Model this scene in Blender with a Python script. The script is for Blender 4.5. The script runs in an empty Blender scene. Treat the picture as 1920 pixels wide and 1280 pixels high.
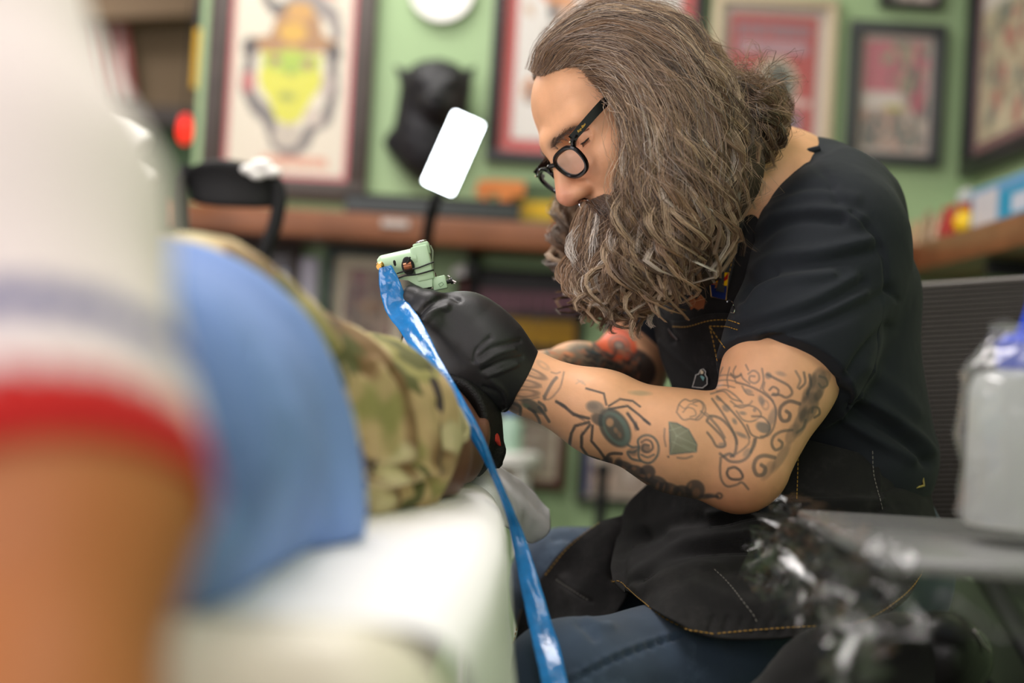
import bpy, bmesh, math, random
import numpy as np
from mathutils import Vector, Matrix
from mathutils.bvhtree import BVHTree

random.seed(7); RNG = np.random.default_rng(7)
SC = bpy.context.scene
COL = SC.collection

# ------------------------------------------------------------------ camera
CAM_H = 0.88
FPX = 50.0 / 36.0 * 1920.0
ROLL, PITCH = math.radians(3.3), math.radians(1.07)
_F = np.array([0, math.cos(PITCH), math.sin(PITCH)])
_U0 = np.array([0, -math.sin(PITCH), math.cos(PITCH)])
_X = np.array([1.0, 0, 0])
_R = _X * math.cos(ROLL) + _U0 * math.sin(ROLL)
_U = _U0 * math.cos(ROLL) - _X * math.sin(ROLL)
_C = np.array([0, 0, CAM_H])
cam_data = bpy.data.cameras.new('camera')
cam_data.lens = 50; cam_data.sensor_width = 36; cam_data.clip_start = 0.05; cam_data.clip_end = 60
cam_data.dof.use_dof = True; cam_data.dof.focus_distance = 1.455; cam_data.dof.aperture_fstop = 1.8
cam = bpy.data.objects.new('camera', cam_data); COL.objects.link(cam)
cam.matrix_world = Matrix(((_R[0], _U[0], -_F[0], _C[0]), (_R[1], _U[1], -_F[1], _C[1]), (_R[2], _U[2], -_F[2], _C[2]), (0, 0, 0, 1)))
SC.camera = cam

# ------------------------------------------------------------------ light
SC.view_settings.view_transform = 'Standard'; SC.view_settings.look = 'None'
SC.view_settings.gamma = 1.0; SC.view_settings.use_curve_mapping = False
SC.view_settings.exposure = 0.0
world = bpy.data.worlds.new('world'); SC.world = world; world.use_nodes = True
world.node_tree.nodes['Background'].inputs[0].default_value = (1.0, 0.94, 0.965, 1)
world.node_tree.nodes['Background'].inputs[1].default_value = 0.19

def area(name, loc, target, size, size_y, power, col=(1, 0.945, 0.92)):
    l = bpy.data.lights.new(name, 'AREA'); l.shape = 'RECTANGLE'; l.size = size; l.size_y = size_y
    l.energy = power; l.color = col
    o = bpy.data.objects.new(name, l); COL.objects.link(o); o.location = loc
    o.rotation_euler = (Vector(target) - Vector(loc)).to_track_quat('-Z', 'Y').to_euler()
    return o
area('overhead_area_light', (-0.55, 1.55, 2.55), (-0.55, 1.55, 0), 1.2, 0.6, 30)
area('overhead_area_light', (0.35, 0.2, 2.55), (0.35, 0.2, 0), 1.2, 0.6, 9)
area('overhead_area_light', (-0.75, 2.75, 2.55), (-0.75, 2.75, 0), 1.2, 0.5, 26)
area('overhead_area_light', (-2.3, 4.5, 2.55), (-2.3, 4.5, 0), 1.2, 0.6, 26)  # added lamp, brightens the flag in the far room
area('unseen_fill_light', (-3.0, -0.6, 1.7), (0.0, 1.5, 0.9), 2.0, 1.6, 56, (1.0, 0.93, 0.95))  # soft daylight assumed from an unseen shopfront window at left
area('unseen_fill_light', (-0.4, -2.3, 1.9), (0.0, 1.5, 0.7), 2.6, 1.6, 38, (1.0, 0.925, 0.93))  # added fill from behind the camera for the near arm and sleeve

# ------------------------------------------------------------------ geometry helpers
def W(px, py, d):
    """point seen at photo pixel (px,py) at depth d along the view axis"""
    return _C + _F * d + _R * ((px - 960) / FPX * d) + _U * ((640 - py) / FPX * d)
def WV(a):
    a = np.asarray(a, float)
    d = a[..., 2:3]
    return _C + _F * d + _R * ((a[..., 0:1] - 960) / FPX * d) + _U * ((640 - a[..., 1:2]) / FPX * d)
def proj(P):
    q = np.asarray(P, float) - _C
    d = q @ _F
    return 960 + FPX * (q @ _R) / d, 640 - FPX * (q @ _U) / d, d
def on_plane_y(px, py, Y):
    v = W(px, py, 1.0) - _C
    return _C + v * (Y / v[1])
def on_plane_x(px, py, X):
    v = W(px, py, 1.0) - _C
    return _C + v * (X / v[0])
def srgb(r, g=None, b=None):
    if g is None: r, g, b = r
    f = lambda c: c / 12.92 if c <= 0.04045 else ((c + 0.055) / 1.055) ** 2.4
    return (f(r / 255), f(g / 255), f(b / 255))
def srgb_arr(a):
    a = np.asarray(a, float) / 255
    return np.where(a <= 0.04045, a / 12.92, ((a + 0.055) / 1.055) ** 2.4)

def mat(name, col, rough=0.6, metal=0.0, var=0.0, vscale=40, bump=0.0, bscale=200, attr=None, spec=0.5, trans=0.0, alpha=1.0,
        emit=0.0, weave=0.0, wscale=900, coat=0.0, sheen=0.0, ior=1.45, sss=0.0, wear=None):
    m = bpy.data.materials.new(name); m.use_nodes = True
    nt = m.node_tree; N = nt.nodes; L = nt.links
    p = N['Principled BSDF']
    c = srgb(*col)
    p.inputs['Roughness'].default_value = rough; p.inputs['Metallic'].default_value = metal
    p.inputs['Specular IOR Level'].default_value = spec; p.inputs['IOR'].default_value = ior
    p.inputs['Transmission Weight'].default_value = trans; p.inputs['Alpha'].default_value = alpha
    p.inputs['Coat Weight'].default_value = coat; p.inputs['Sheen Weight'].default_value = sheen
    if sss: 
        p.inputs['Subsurface Weight'].default_value = sss; p.inputs['Subsurface Radius'].default_value = (1, 0.35, 0.2)
        p.inputs['Subsurface Scale'].default_value = 0.006
    tc = N.new('ShaderNodeTexCoord')
    if attr:
        a = N.new('ShaderNodeAttribute'); a.attribute_name = attr; src = a.outputs['Color']
    else:
        r = N.new('ShaderNodeRGB'); r.outputs[0].default_value = (*c, 1); src = r.outputs[0]
    if var:
        nz = N.new('ShaderNodeTexNoise'); nz.inputs['Scale'].default_value = vscale; nz.inputs['Detail'].default_value = 6
        L.new(tc.outputs['Object'], nz.inputs['Vector'])
        mr = N.new('ShaderNodeMapRange'); mr.inputs['From Min'].default_value = 0.25; mr.inputs['From Max'].default_value = 0.75
        mr.inputs['To Min'].default_value = 1 - var; mr.inputs['To Max'].default_value = 1 + var
        L.new(nz.outputs['Fac'], mr.inputs['Value'])
        mx = N.new('ShaderNodeVectorMath'); mx.operation = 'SCALE'
        L.new(src, mx.inputs[0]); L.new(mr.outputs[0], mx.inputs['Scale']); src = mx.outputs[0]
    if wear:
        nz = N.new('ShaderNodeTexNoise'); nz.inputs['Scale'].default_value = wear[1]; nz.inputs['Detail'].default_value = 8
        nz.inputs['Roughness'].default_value = 0.7
        L.new(tc.outputs['Object'], nz.inputs['Vector'])
        mr = N.new('ShaderNodeMapRange'); mr.inputs['From Min'].default_value = 0.5; mr.inputs['From Max'].default_value = 0.75
        L.new(nz.outputs['Fac'], mr.inputs['Value'])
        mx = N.new('ShaderNodeMix'); mx.data_type = 'RGBA'; L.new(mr.outputs[0], mx.inputs[0])
        L.new(src, mx.inputs[6]); mx.inputs[7].default_value = (*srgb(*wear[0]), 1); src = mx.outputs[2]
    L.new(src, p.inputs['Base Color'])
    if emit:
        L.new(src, p.inputs['Emission Color']); p.inputs['Emission Strength'].default_value = emit
    hs = []
    if bump:
        nz = N.new('ShaderNodeTexNoise'); nz.inputs['Scale'].default_value = bscale; nz.inputs['Detail'].default_value = 4
        L.new(tc.outputs['Object'], nz.inputs['Vector']); hs.append((nz.outputs['Fac'], bump))
    if weave:
        wv = N.new('ShaderNodeTexWave'); wv.inputs['Scale'].default_value = wscale / 6.28; wv.bands_direction = 'DIAGONAL'
        wv.inputs['Distortion'].default_value = 1.5
        L.new(tc.outputs['Object'], wv.inputs['Vector']); hs.append((wv.outputs['Fac'], weave))
    nrm = None
    for h, s in hs:
        b = N.new('ShaderNodeBump'); b.inputs['Strength'].default_value = s; b.inputs['Distance'].default_value = 0.002
        L.new(h, b.inputs['Height'])
        if nrm: L.new(nrm, b.inputs['Normal'])
        nrm = b.outputs[0]
    if nrm: L.new(nrm, p.inputs['Normal'])
    return m

def tag(o, label=None, cat=None, group=None, kind=None):
    if label: o['label'] = label
    if cat: o['category'] = cat
    if group: o['group'] = group
    if kind: o['kind'] = kind
    return o
def attach(o, parent):
    o.parent = parent
    o.matrix_parent_inverse = Matrix.Translation(-Vector(parent.location))
def empty(name, loc, label, cat, group=None):
    o = bpy.data.objects.new(name, None); COL.objects.link(o); o.location = tuple(loc); o.empty_display_size = 0.05
    return tag(o, label, cat, group)
def mesh_obj(name, verts, faces, m, parent=None, smooth=True, cols=None):
    me = bpy.data.meshes.new(name)
    verts = np.asarray(verts, np.float64)
    if isinstance(faces, np.ndarray):
        nf, k = faces.shape
        me.vertices.add(len(verts)); me.vertices.foreach_set('co', verts.astype(np.float32).ravel())
        me.loops.add(nf * k); me.loops.foreach_set('vertex_index', faces.astype(np.int32).ravel())
        me.polygons.add(nf); me.polygons.foreach_set('loop_start', np.arange(0, nf * k, k, dtype=np.int32))
        me.update(calc_edges=True)
    else:
        me.from_pydata([tuple(v) for v in verts], [], faces)
    me.validate()
    if smooth: me.polygons.foreach_set('use_smooth', np.ones(len(me.polygons), bool))
    if cols is not None: set_cols(me, cols)
    if m: me.materials.append(m)
    o = bpy.data.objects.new(name, me); COL.objects.link(o)
    if parent: attach(o, parent)
    return o
def set_cols(me, cols, name='Col'):
    a = me.color_attributes.new(name, 'FLOAT_COLOR', 'POINT')
    c = np.ones((len(me.vertices), 4), np.float32); c[:, :3] = cols
    a.data.foreach_set('color', c.ravel())

class MB:
    """collects simple solids into one mesh"""
    def __init__(s): s.v = []; s.f = []; s.sm = []
    def add(s, v, f):
        n = len(s.v); s.v += [tuple(map(float, q)) for q in v]; s.f += [tuple(i + n for i in q) for q in f]
    def box(s, c, size, ax=None, bev=0.0):
        ax = np.eye(3) if ax is None else np.asarray(ax, float)
        h = np.asarray(size, float) / 2; c = np.asarray(c, float)
        if bev <= 0:
            vs = [c + ax.T @ (h * np.array([i, j, k])) for i in (-1, 1) for j in (-1, 1) for k in (-1, 1)]
            s.add(vs, [(0, 1, 3, 2), (4, 6, 7, 5), (0, 4, 5, 1), (2, 3, 7, 6), (0, 2, 6, 4), (1, 5, 7, 3)])
        else:
            bm = bmesh.new(); bmesh.ops.create_cube(bm, size=2)
            for v in bm.verts: v.co = Vector(h * np.array(v.co))
            bmesh.ops.bevel(bm, geom=bm.edges[:], offset=bev, segments=2, affect='EDGES', profile=0.5)
            bm.verts.index_update()
            s.add([c + ax.T @ np.array(v.co) for v in bm.verts], [tuple(v.index for v in f.verts) for f in bm.faces]); bm.free()
        return s
    def tube(s, pts, r, n=8, cap=True, closed=False):
        pts = np.asarray(pts, float); m = len(pts)
        r = np.full(m, r, float) if np.isscalar(r) else np.asarray(r, float)
        if closed: T = np.roll(pts, -1, 0) - np.roll(pts, 1, 0)
        else: T = np.gradient(pts, axis=0)
        T /= np.linalg.norm(T, axis=1)[:, None] + 1e-12
        up = np.array([0, 0, 1.0]) if abs(T[0][2]) < 0.9 else np.array([1.0, 0, 0])
        n1 = np.cross(T[0], up); n1 /= np.linalg.norm(n1); base = len(s.v); vs = []
        for i in range(m):
            n1 = n1 - T[i] * (n1 @ T[i]); n1 /= np.linalg.norm(n1) + 1e-12; n2 = np.cross(T[i], n1)
            for k in range(n):
                a = 2 * math.pi * k / n; vs.append(pts[i] + r[i] * (math.cos(a) * n1 + math.sin(a) * n2))
        fs = []
        for i in range(m if closed else m - 1):
            for k in range(n):
                a, b = i * n + k, i * n + (k + 1) % n; j = ((i + 1) % m) * n
                fs.append((a, b, j + (k + 1) % n, j + k))
        if cap and not closed: fs += [tuple(range(n))[::-1], tuple((m - 1) * n + k for k in range(n))]
        s.add(vs, fs); return s
    def lathe(s, c, axis, prof, n=24, cap=True):
        """prof: (radius, height) along axis from c"""
        axis = np.asarray(axis, float); axis /= np.linalg.norm(axis); c = np.asarray(c, float)
        return s.tube([c + axis * h for _, h in prof], [max(r, 1e-5) for r, _ in prof], n, cap) if False else s._lathe(c, axis, prof, n, cap)
    def _lathe(s, c, ax, prof, n, cap):
        u = np.array([0, 0, 1.0]) if abs(ax[2]) < 0.9 else np.array([1.0, 0, 0])
        a1 = np.cross(ax, u); a1 /= np.linalg.norm(a1); a2 = np.cross(ax, a1); vs = []; fs = []
        for r, h in prof:
            for k in range(n):
                t = 2 * math.pi * k / n; vs.append(c + ax * h + max(r, 1e-5) * (math.cos(t) * a1 + math.sin(t) * a2))
        for i in range(len(prof) - 1):
            for k in range(n):
                fs.append((i * n + k, i * n + (k + 1) % n, (i + 1) * n + (k + 1) % n, (i + 1) * n + k))
        if cap: fs += [tuple(range(n))[::-1], tuple((len(prof) - 1) * n + k for k in range(n))]
        s.add(vs, fs); return s
    def ball(s, c, r, ax=None, n=12):
        ax = np.eye(3) if ax is None else np.asarray(ax, float); r = np.ones(3) * r if np.isscalar(r) else np.asarray(r, float)
        bm = bmesh.new(); bmesh.ops.create_uvsphere(bm, u_segments=n, v_segments=max(6, n // 2 + 2), radius=1); bm.verts.index_update()
        s.add([np.asarray(c) + ax.T @ (r * np.array(v.co)) for v in bm.verts], [tuple(v.index for v in f.verts) for f in bm.faces]); bm.free()
        return s
    def prism(s, poly, n, th):
        """planar polygon (3d points) extruded by th along n"""
        poly = [np.asarray(p, float) for p in poly]; k = len(poly); n = np.asarray(n, float) * th
        s.add(poly + [p + n for p in poly], [tuple(range(k))[::-1], tuple(range(k, 2 * k))] + [(i, (i + 1) % k, k + (i + 1) % k, k + i) for i in range(k)])
        return s
    def build(s, name, m, parent=None, smooth=True):
        o = mesh_obj(name, s.v, s.f, m, parent, smooth)
        bm = bmesh.new(); bm.from_mesh(o.data); bmesh.ops.recalc_face_normals(bm, faces=bm.faces[:]); bm.to_mesh(o.data); bm.free()
        if smooth and hasattr(o.data, 'set_sharp_from_angle'): o.data.set_sharp_from_angle(angle=math.radians(40))
        return o

def crom(P, n):
    """Catmull-Rom through the rows of P, n samples"""
    P = np.asarray(P, float); k = len(P)
    if k == 2:
        t = np.linspace(0, 1, n)[:, None] if P.ndim == 2 else np.linspace(0, 1, n)[:, None, None]
        return P[0] * (1 - t) + P[1] * t
    Q = np.concatenate([2 * P[:1] - P[1:2], P, 2 * P[-1:] - P[-2:-1]])
    t = np.linspace(0, k - 1 - 1e-9, n); i = t.astype(int); u = (t - i).reshape((-1,) + (1,) * (P.ndim - 1))
    p0, p1, p2, p3 = Q[i], Q[i + 1], Q[i + 2], Q[i + 3]
    return 0.5 * (2 * p1 + (p2 - p0) * u + (2 * p0 - 5 * p1 + 4 * p2 - p3) * u ** 2 + (3 * p1 - p0 - 3 * p2 + p3) * u ** 3)
def grid_faces(nu, nv, closed_u=False):
    i = np.arange(nu if closed_u else nu - 1)[:, None]; j = np.arange(nv - 1)[None, :]
    i2 = (i + 1) % nu
    return np.stack([i * nv + j, i * nv + j + 1, i2 * nv + j + 1, i2 * nv + j], -1).reshape(-1, 4)
def patch_pts(rows, nu, nv):
    G = WV(np.asarray(rows, float))
    return crom(crom(G, nu).swapaxes(0, 1), nv).swapaxes(0, 1)
def grid_normals(V):
    du = np.gradient(V, axis=0); dv = np.gradient(V, axis=1); n = np.cross(du, dv)
    n /= np.linalg.norm(n, axis=-1)[..., None] + 1e-12
    flip = np.sum(n * (_C - V), -1) < 0
    n[flip] *= -1
    return n
def seg_dist(px, py, pl):
    pl = np.asarray(pl, float); best = np.full(px.shape, 1e9)
    for a, b in zip(pl[:-1], pl[1:]):
        ab = b - a; t = np.clip(((px - a[0]) * ab[0] + (py - a[1]) * ab[1]) / (ab @ ab + 1e-9), 0, 1)
        best = np.minimum(best, np.hypot(px - a[0] - t * ab[0], py - a[1] - t * ab[1]))
    return best
def fold_disp(P, Nn, folds):
    """relief of cloth folds: list of (pixel polyline, width px, height m); on the side towards the photographer"""
    x, y, d = proj(P); view = _C - P; view /= np.linalg.norm(view, axis=-1)[..., None]
    w = np.clip(np.sum(Nn * view, -1) * 2.5, 0, 1); h = np.zeros(x.shape)
    for pl, wd, amp in folds:
        if len(pl) > 2: pl = crom(np.array(pl, float), 14)
        pl = np.asarray(pl, float)
        b = (x > pl[:, 0].min() - 3 * wd) & (x < pl[:, 0].max() + 3 * wd) & (y > pl[:, 1].min() - 3 * wd) & (y < pl[:, 1].max() + 3 * wd)
        if not b.any(): continue
        ds = seg_dist(x[b], y[b], pl); h[b] += amp * np.exp(-(ds / wd) ** 2)
    return P + Nn * (h * w)[..., None]
def hashnoise(P, scale, seed=0, octs=3):
    """smooth value noise at points"""
    out = np.zeros(P.shape[:-1]); amp = 1.0; tot = 0
    for o in range(octs):
        q = P * scale * 2 ** o + seed * 17.3 + o * 5.1; i = np.floor(q).astype(np.int64); f = q - i; f = f * f * (3 - 2 * f)
        acc = 0
        for dx in (0, 1):
            for dy in (0, 1):
                for dz in (0, 1):
                    n = (i[..., 0] + dx) * 374761393 + (i[..., 1] + dy) * 668265263 + (i[..., 2] + dz) * 2147483647
                    n = (n ^ (n >> 13)) * 1274126177; n = (n ^ (n >> 16)) & 0xffff
                    wgt = (f[..., 0] if dx else 1 - f[..., 0]) * (f[..., 1] if dy else 1 - f[..., 1]) * (f[..., 2] if dz else 1 - f[..., 2])
                    acc = acc + wgt * (n / 65535.0)
        out += amp * acc; tot += amp; amp *= 0.5
    return out / tot * 2 - 1
def sheet(name, V, m, parent=None, thick=0.0015, cols=None):
    """a cloth made from a grid of points, with thickness"""
    nu, nv = V.shape[:2]; n = grid_normals(V)
    A = V.reshape(-1, 3); B = (V - n * thick).reshape(-1, 3); k = nu * nv
    f = grid_faces(nu, nv); fs = [f, f[:, ::-1] + k]
    def rim(idx):
        idx = np.asarray(idx); return np.stack([idx[:-1], idx[:-1] + k, idx[1:] + k, idx[1:]], -1)
    I = np.arange(k).reshape(nu, nv)
    fs += [rim(I[0]), rim(I[-1][::-1]), rim(I[:, 0][::-1]), rim(I[:, -1])]
    c = None if cols is None else np.concatenate([cols.reshape(-1, 3)] * 2)
    return mesh_obj(name, np.concatenate([A, B]), np.concatenate(fs), m, parent, True, c)

# ------------------------------------------------------------------ smooth solids from distance fields
class SDF:
    def __init__(s): s.p = []
    def cone(s, a, b, ra, rb, k=0.02, sq=None, sub=False):
        s.p.append(('c', np.asarray(a, float), np.asarray(b, float), ra, rb, k, sq, sub)); return s
    def ell(s, c, r, ax=None, k=0.02, sub=False):
        r = np.ones(3) * r if np.isscalar(r) else np.asarray(r, float)
        s.p.append(('e', np.asarray(c, float), r, np.eye(3) if ax is None else np.asarray(ax, float), 0, k, None, sub)); return s
    def cut(s, c, n):
        n = np.asarray(n, float); s.p.append(('p', np.asarray(c, float), n / np.linalg.norm(n), 0, 0, 0, None, 'cut')); return s
    def bounds(s, pr):
        if pr[0] == 'c':
            r = max(pr[3], pr[4]) * (1.0 if pr[6] is None else max(1.0, 1.0 / pr[6][1])); r += pr[5] + 0.012
            return np.minimum(pr[1], pr[2]) - r, np.maximum(pr[1], pr[2]) + r
        if pr[0] == 'e':
            r = pr[2].max() + pr[5] + 0.012; return pr[1] - r, pr[1] + r
        return np.full(3, -9.0), np.full(3, 9.0)
    def _d(s, pr, P):
        if pr[0] == 'c':
            a, b, ra, rb, sq = pr[1], pr[2], pr[3], pr[4], pr[6]
            if sq is not None:
                n, f = sq; t = ((P - a) @ n); tb = ((b - a) @ n)
                P = P - (1 - f) * t[..., None] * n; b = b - (1 - f) * tb * n
            ba = b - a; h = np.clip(((P - a) @ ba) / (ba @ ba + 1e-12), 0, 1)
            return np.linalg.norm(P - a - h[..., None] * ba, axis=-1) - (ra + (rb - ra) * h)
        if pr[0] == 'e':
            q = (P - pr[1]) @ pr[3].T; k0 = np.linalg.norm(q / pr[2], axis=-1); k1 = np.linalg.norm(q / pr[2] ** 2, axis=-1)
            return k0 * (k0 - 1) / (k1 + 1e-9)
        return (P - pr[1]) @ pr[2]
    def comb(s, pr, D, d):
        if pr[7] == 'cut': return np.maximum(D, d)
        k = pr[5]
        if pr[7]: 
            a, b = -D, d; h = np.clip(0.5 + 0.5 * (b - a) / k, 0, 1); return -(b * (1 - h) + a * h - k * h * (1 - h))
        h = np.clip(0.5 + 0.5 * (d - D) / k, 0, 1); return d * (1 - h) + D * h - k * h * (1 - h)
    def at(s, P):
        D = np.full(len(P), 0.15); X, Y, Z = (np.ascontiguousarray(P[:, i]) for i in range(3))
        for pr in s.p:
            lo, hi = s.bounds(pr); m = np.nonzero((X > lo[0]) & (X < hi[0]) & (Y > lo[1]) & (Y < hi[1]) & (Z > lo[2]) & (Z < hi[2]))[0]
            if len(m): D[m] = s.comb(pr, D[m], s._d(pr, P[m]))
        return D
    def grid(s, res, lo=None, hi=None):
        bs = [s.bounds(p) for p in s.p if p[0] != 'p' and not p[7]]
        lo = np.min([b[0] for b in bs], 0) if lo is None else np.asarray(lo, float)
        hi = np.max([b[1] for b in bs], 0) if hi is None else np.asarray(hi, float)
        n = np.ceil((hi - lo) / res).astype(int) + 1; D = np.full(n, 0.15)
        ax = [lo[i] + res * np.arange(n[i]) for i in range(3)]
        for pr in s.p:
            a, b = s.bounds(pr)
            i0 = np.clip(np.floor((a - lo) / res).astype(int), 0, n); i1 = np.clip(np.ceil((b - lo) / res).astype(int) + 1, 0, n)
            if np.any(i1 <= i0): continue
            sl = tuple(slice(i0[i], i1[i]) for i in range(3))
            P = np.stack(np.meshgrid(*[ax[i][sl[i]] for i in range(3)], indexing='ij'), -1)
            D[sl] = s.comb(pr, D[sl], s._d(pr, P))
        return D, lo, res
    def mesh(s, res, steps=2, lo=None, hi=None):
        D, lo, res = s.grid(res, lo, hi); V, Fq = surface_nets(D); V = lo + V * res
        for _ in range(steps): V = s.snap(V)
        return V, Fq
    def grad(s, V, e=0.0008):
        K4 = np.array([(1, 1, 1), (1, -1, -1), (-1, 1, -1), (-1, -1, 1)], float); v = [s.at(V + k * e) for k in K4]
        s.mid = sum(v) / 4
        return sum(k[None] * q[:, None] for k, q in zip(K4, v)) / (4 * e)
    def snap(s, V):
        g = s.grad(V); d = s.mid; gg = np.sum(g * g, -1) + 1e-6
        return V - g * np.clip(d / gg, -0.006, 0.006)[:, None]
def surface_nets(D):
    ins = D < 0; n = D.shape
    cnt = np.zeros((n[0] - 1, n[1] - 1, n[2] - 1), np.int8); C = [(i, j, k) for i in (0, 1) for j in (0, 1) for k in (0, 1)]
    for c in C: cnt += ins[c[0]:n[0] - 1 + c[0], c[1]:n[1] - 1 + c[1], c[2]:n[2] - 1 + c[2]]
    act = (cnt > 0) & (cnt < 8); idx = np.argwhere(act); vid = np.full(act.shape, -1, np.int64); vid[act] = np.arange(len(idx))
    vals = {c: D[idx[:, 0] + c[0], idx[:, 1] + c[1], idx[:, 2] + c[2]] for c in C}
    acc = np.zeros((len(idx), 3)); w = np.zeros(len(idx))
    for c in C:
        for a in range(3):
            if c[a] == 0:
                e = list(c); e[a] = 1; e = tuple(e); v0, v1 = vals[c], vals[e]; m = (v0 < 0) != (v1 < 0)
                t = np.where(m, v0 / np.where(np.abs(v0 - v1) < 1e-12, 1, v0 - v1), 0)
                p = np.array(c, float)[None, :] + t[:, None] * np.eye(3)[a]; acc[m] += p[m]; w[m] += 1
    V = idx + acc / np.maximum(w, 1)[:, None]; F = []
    for a in range(3):
        b, c = (a + 1) % 3, (a + 2) % 3
        s0 = [slice(None)] * 3; s1 = [slice(None)] * 3; s0[a] = slice(0, n[a] - 1); s1[a] = slice(1, n[a])
        e = np.argwhere(ins[tuple(s0)] != ins[tuple(s1)])
        e = e[(e[:, b] > 0) & (e[:, c] > 0) & (e[:, b] < n[b] - 1) & (e[:, c] < n[c] - 1)]
        q = []
        for ob, oc in ((-1, -1), (0, -1), (0, 0), (-1, 0)):
            f = e.copy(); f[:, b] += ob; f[:, c] += oc; q.append(vid[f[:, 0], f[:, 1], f[:, 2]])
        q = np.stack(q, -1); flip = ~ins[e[:, 0], e[:, 1], e[:, 2]]; q[flip] = q[flip][:, ::-1]; F.append(q)
    F = np.concatenate(F); F = F[np.all(F >= 0, 1)]
    return V, F
def vnormals(V, F):
    n = np.zeros_like(V); fn = np.cross(V[F[:, 2]] - V[F[:, 0]], V[F[:, 3]] - V[F[:, 1]])
    for k in range(4): np.add.at(n, F[:, k], fn)
    return n / (np.linalg.norm(n, axis=1)[:, None] + 1e-12)
def sdf_obj(s, name, m, res, parent=None, folds=None, disp=None, refine=None, steps=2, colfn=None, snap_after=True, smooth=0):
    V, F = s.mesh(res, steps)
    o = mesh_obj(name, V, F, m, parent)
    if refine:
        for fn in refine:
            bm = bmesh.new(); bm.from_mesh(o.data)
            co = np.empty(len(o.data.polygons) * 3); o.data.polygons.foreach_get('center', co); co = co.reshape(-1, 3); sel = fn(co); bm.faces.ensure_lookup_table()
            ed = list({e for i in np.nonzero(sel)[0].tolist() for e in bm.faces[i].edges})
            bmesh.ops.subdivide_edges(bm, edges=ed, cuts=1, use_grid_fill=True)
            bm.to_mesh(o.data); bm.free()
        V = np.empty(len(o.data.vertices) * 3); o.data.vertices.foreach_get('co', V); V = V.reshape(-1, 3)
        if snap_after: V = s.snap(s.snap(V))
        o.data.vertices.foreach_set('co', V.astype(np.float32).ravel())
    if folds or disp:
        V = np.empty(len(o.data.vertices) * 3); o.data.vertices.foreach_get('co', V); V = V.reshape(-1, 3)
        nn = np.empty(len(V) * 3); o.data.update(); o.data.vertex_normals.foreach_get('vector', nn); nn = nn.reshape(-1, 3)
        if disp: V = V + nn * disp(V)[:, None]
        if folds: V = fold_disp(V, nn, folds)
        o.data.vertices.foreach_set('co', V.astype(np.float32).ravel())
    o.data.update()
    o.data.polygons.foreach_set('use_smooth', np.ones(len(o.data.polygons), bool))
    if colfn:
        V = np.empty(len(o.data.vertices) * 3); o.data.vertices.foreach_get('co', V); set_cols(o.data, colfn(V.reshape(-1, 3)))
    return o
def bvh_of(objs):
    vs = []; fs = []
    for o in objs:
        n = len(vs); mw = o.matrix_world; vs += [v.co[:] for v in o.data.vertices]; fs += [[i + n for i in p.vertices] for p in o.data.polygons]
    return BVHTree.FromPolygons(vs, fs)
def onto(bvh, px, py, lift=0.0, d0=None):
    v = W(px, py, 1.0) - _C; v /= np.linalg.norm(v)
    h = bvh.ray_cast(Vector(_C), Vector(v))
    if h[0] is None: return (W(px, py, d0 or 1.5), -v)
    n = np.array(h[1]); n = n if n @ v < 0 else -n
    return np.array(h[0]) + n * lift, n
def stitch(bvh, name, pl, m, parent, dash=0.0035, gap=0.0016, r=0.0006, lift=0.0006, n=60):
    """a row of thread stitches laid on a cloth"""
    pl = crom(np.array(pl, float), n) if len(pl) > 2 else np.linspace(pl[0], pl[1], n)
    P = np.array([onto(bvh, *p, lift)[0] for p in pl])
    ok = np.r_[True, np.linalg.norm(np.diff(P, axis=0), axis=1) < 0.04]; P = P[ok]
    L = np.r_[0, np.cumsum(np.linalg.norm(np.diff(P, axis=0), axis=1))]; mb = MB(); t = 0
    at = lambda q: np.array([np.interp(q, L, P[:, i]) for i in range(3)])
    while t + dash < L[-1]:
        mb.tube([at(t), at(t + dash / 2), at(t + dash)], [r * 0.6, r, r * 0.6], 4); t += dash + gap
    return mb.build(name, m, parent)
# ================================================================== the room
YW, XW = 3.34, 1.045          # back wall plane, side wall plane
ZS0, ZS1 = CAM_H + 0.262, CAM_H + 0.322
M_wall = mat('green wall paint', (160, 187, 140), 0.55, var=0.05, vscale=3, bump=0.08, bscale=160)
M_floor = mat('dark floor', (70, 62, 54), 0.45, var=0.15, vscale=8)
M_ceil = mat('white ceiling tile', (225, 222, 214), 0.9, bump=0.3, bscale=90)
M_brown = mat('brown far wall', (128, 108, 84), 0.8, var=0.12, vscale=2)
M_beam = mat('tan beam', (150, 125, 98), 0.7, var=0.08)
M_wood = mat('walnut shelf board', (128, 78, 46), 0.4, var=0.28, vscale=9, bump=0.15, bscale=60)
M_black = mat('black lacquer', (26, 26, 28), 0.35, var=0.1)
M_blackm = mat('matt black', (11, 11, 12), 0.7)
M_char = mat('charcoal frame', (62, 66, 66), 0.45, var=0.1)
M_darkwood = mat('dark brown frame wood', (66, 56, 50), 0.4, var=0.18, vscale=25)
M_teal = mat('dark teal frame', (40, 62, 64), 0.4, var=0.1)
M_beige = mat('beige carved frame', (206, 190, 160), 0.5, var=0.12, vscale=120, bump=0.5, bscale=300)
M_redmat = mat('red mat board', (186, 56, 48), 0.8, var=0.04)
M_pinkmat = mat('pink mat board', (206, 100, 104), 0.8, var=0.04)
M_greymat = mat('pale grey mat board', (190, 176, 166), 0.8, var=0.04)
M_maroon = mat('maroon mat board', (112, 56, 52), 0.8, var=0.06)
M_cream = mat('cream mat board', (222, 208, 178), 0.8, var=0.04)
M_print = mat('printed paper', (255, 255, 255), 0.35, attr='Col', spec=0.35)
M_white = mat('white enamel', (240, 238, 232), 0.35, var=0.02)
M_chrome = mat('chrome', (200, 200, 205), 0.15, metal=1.0)

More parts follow.
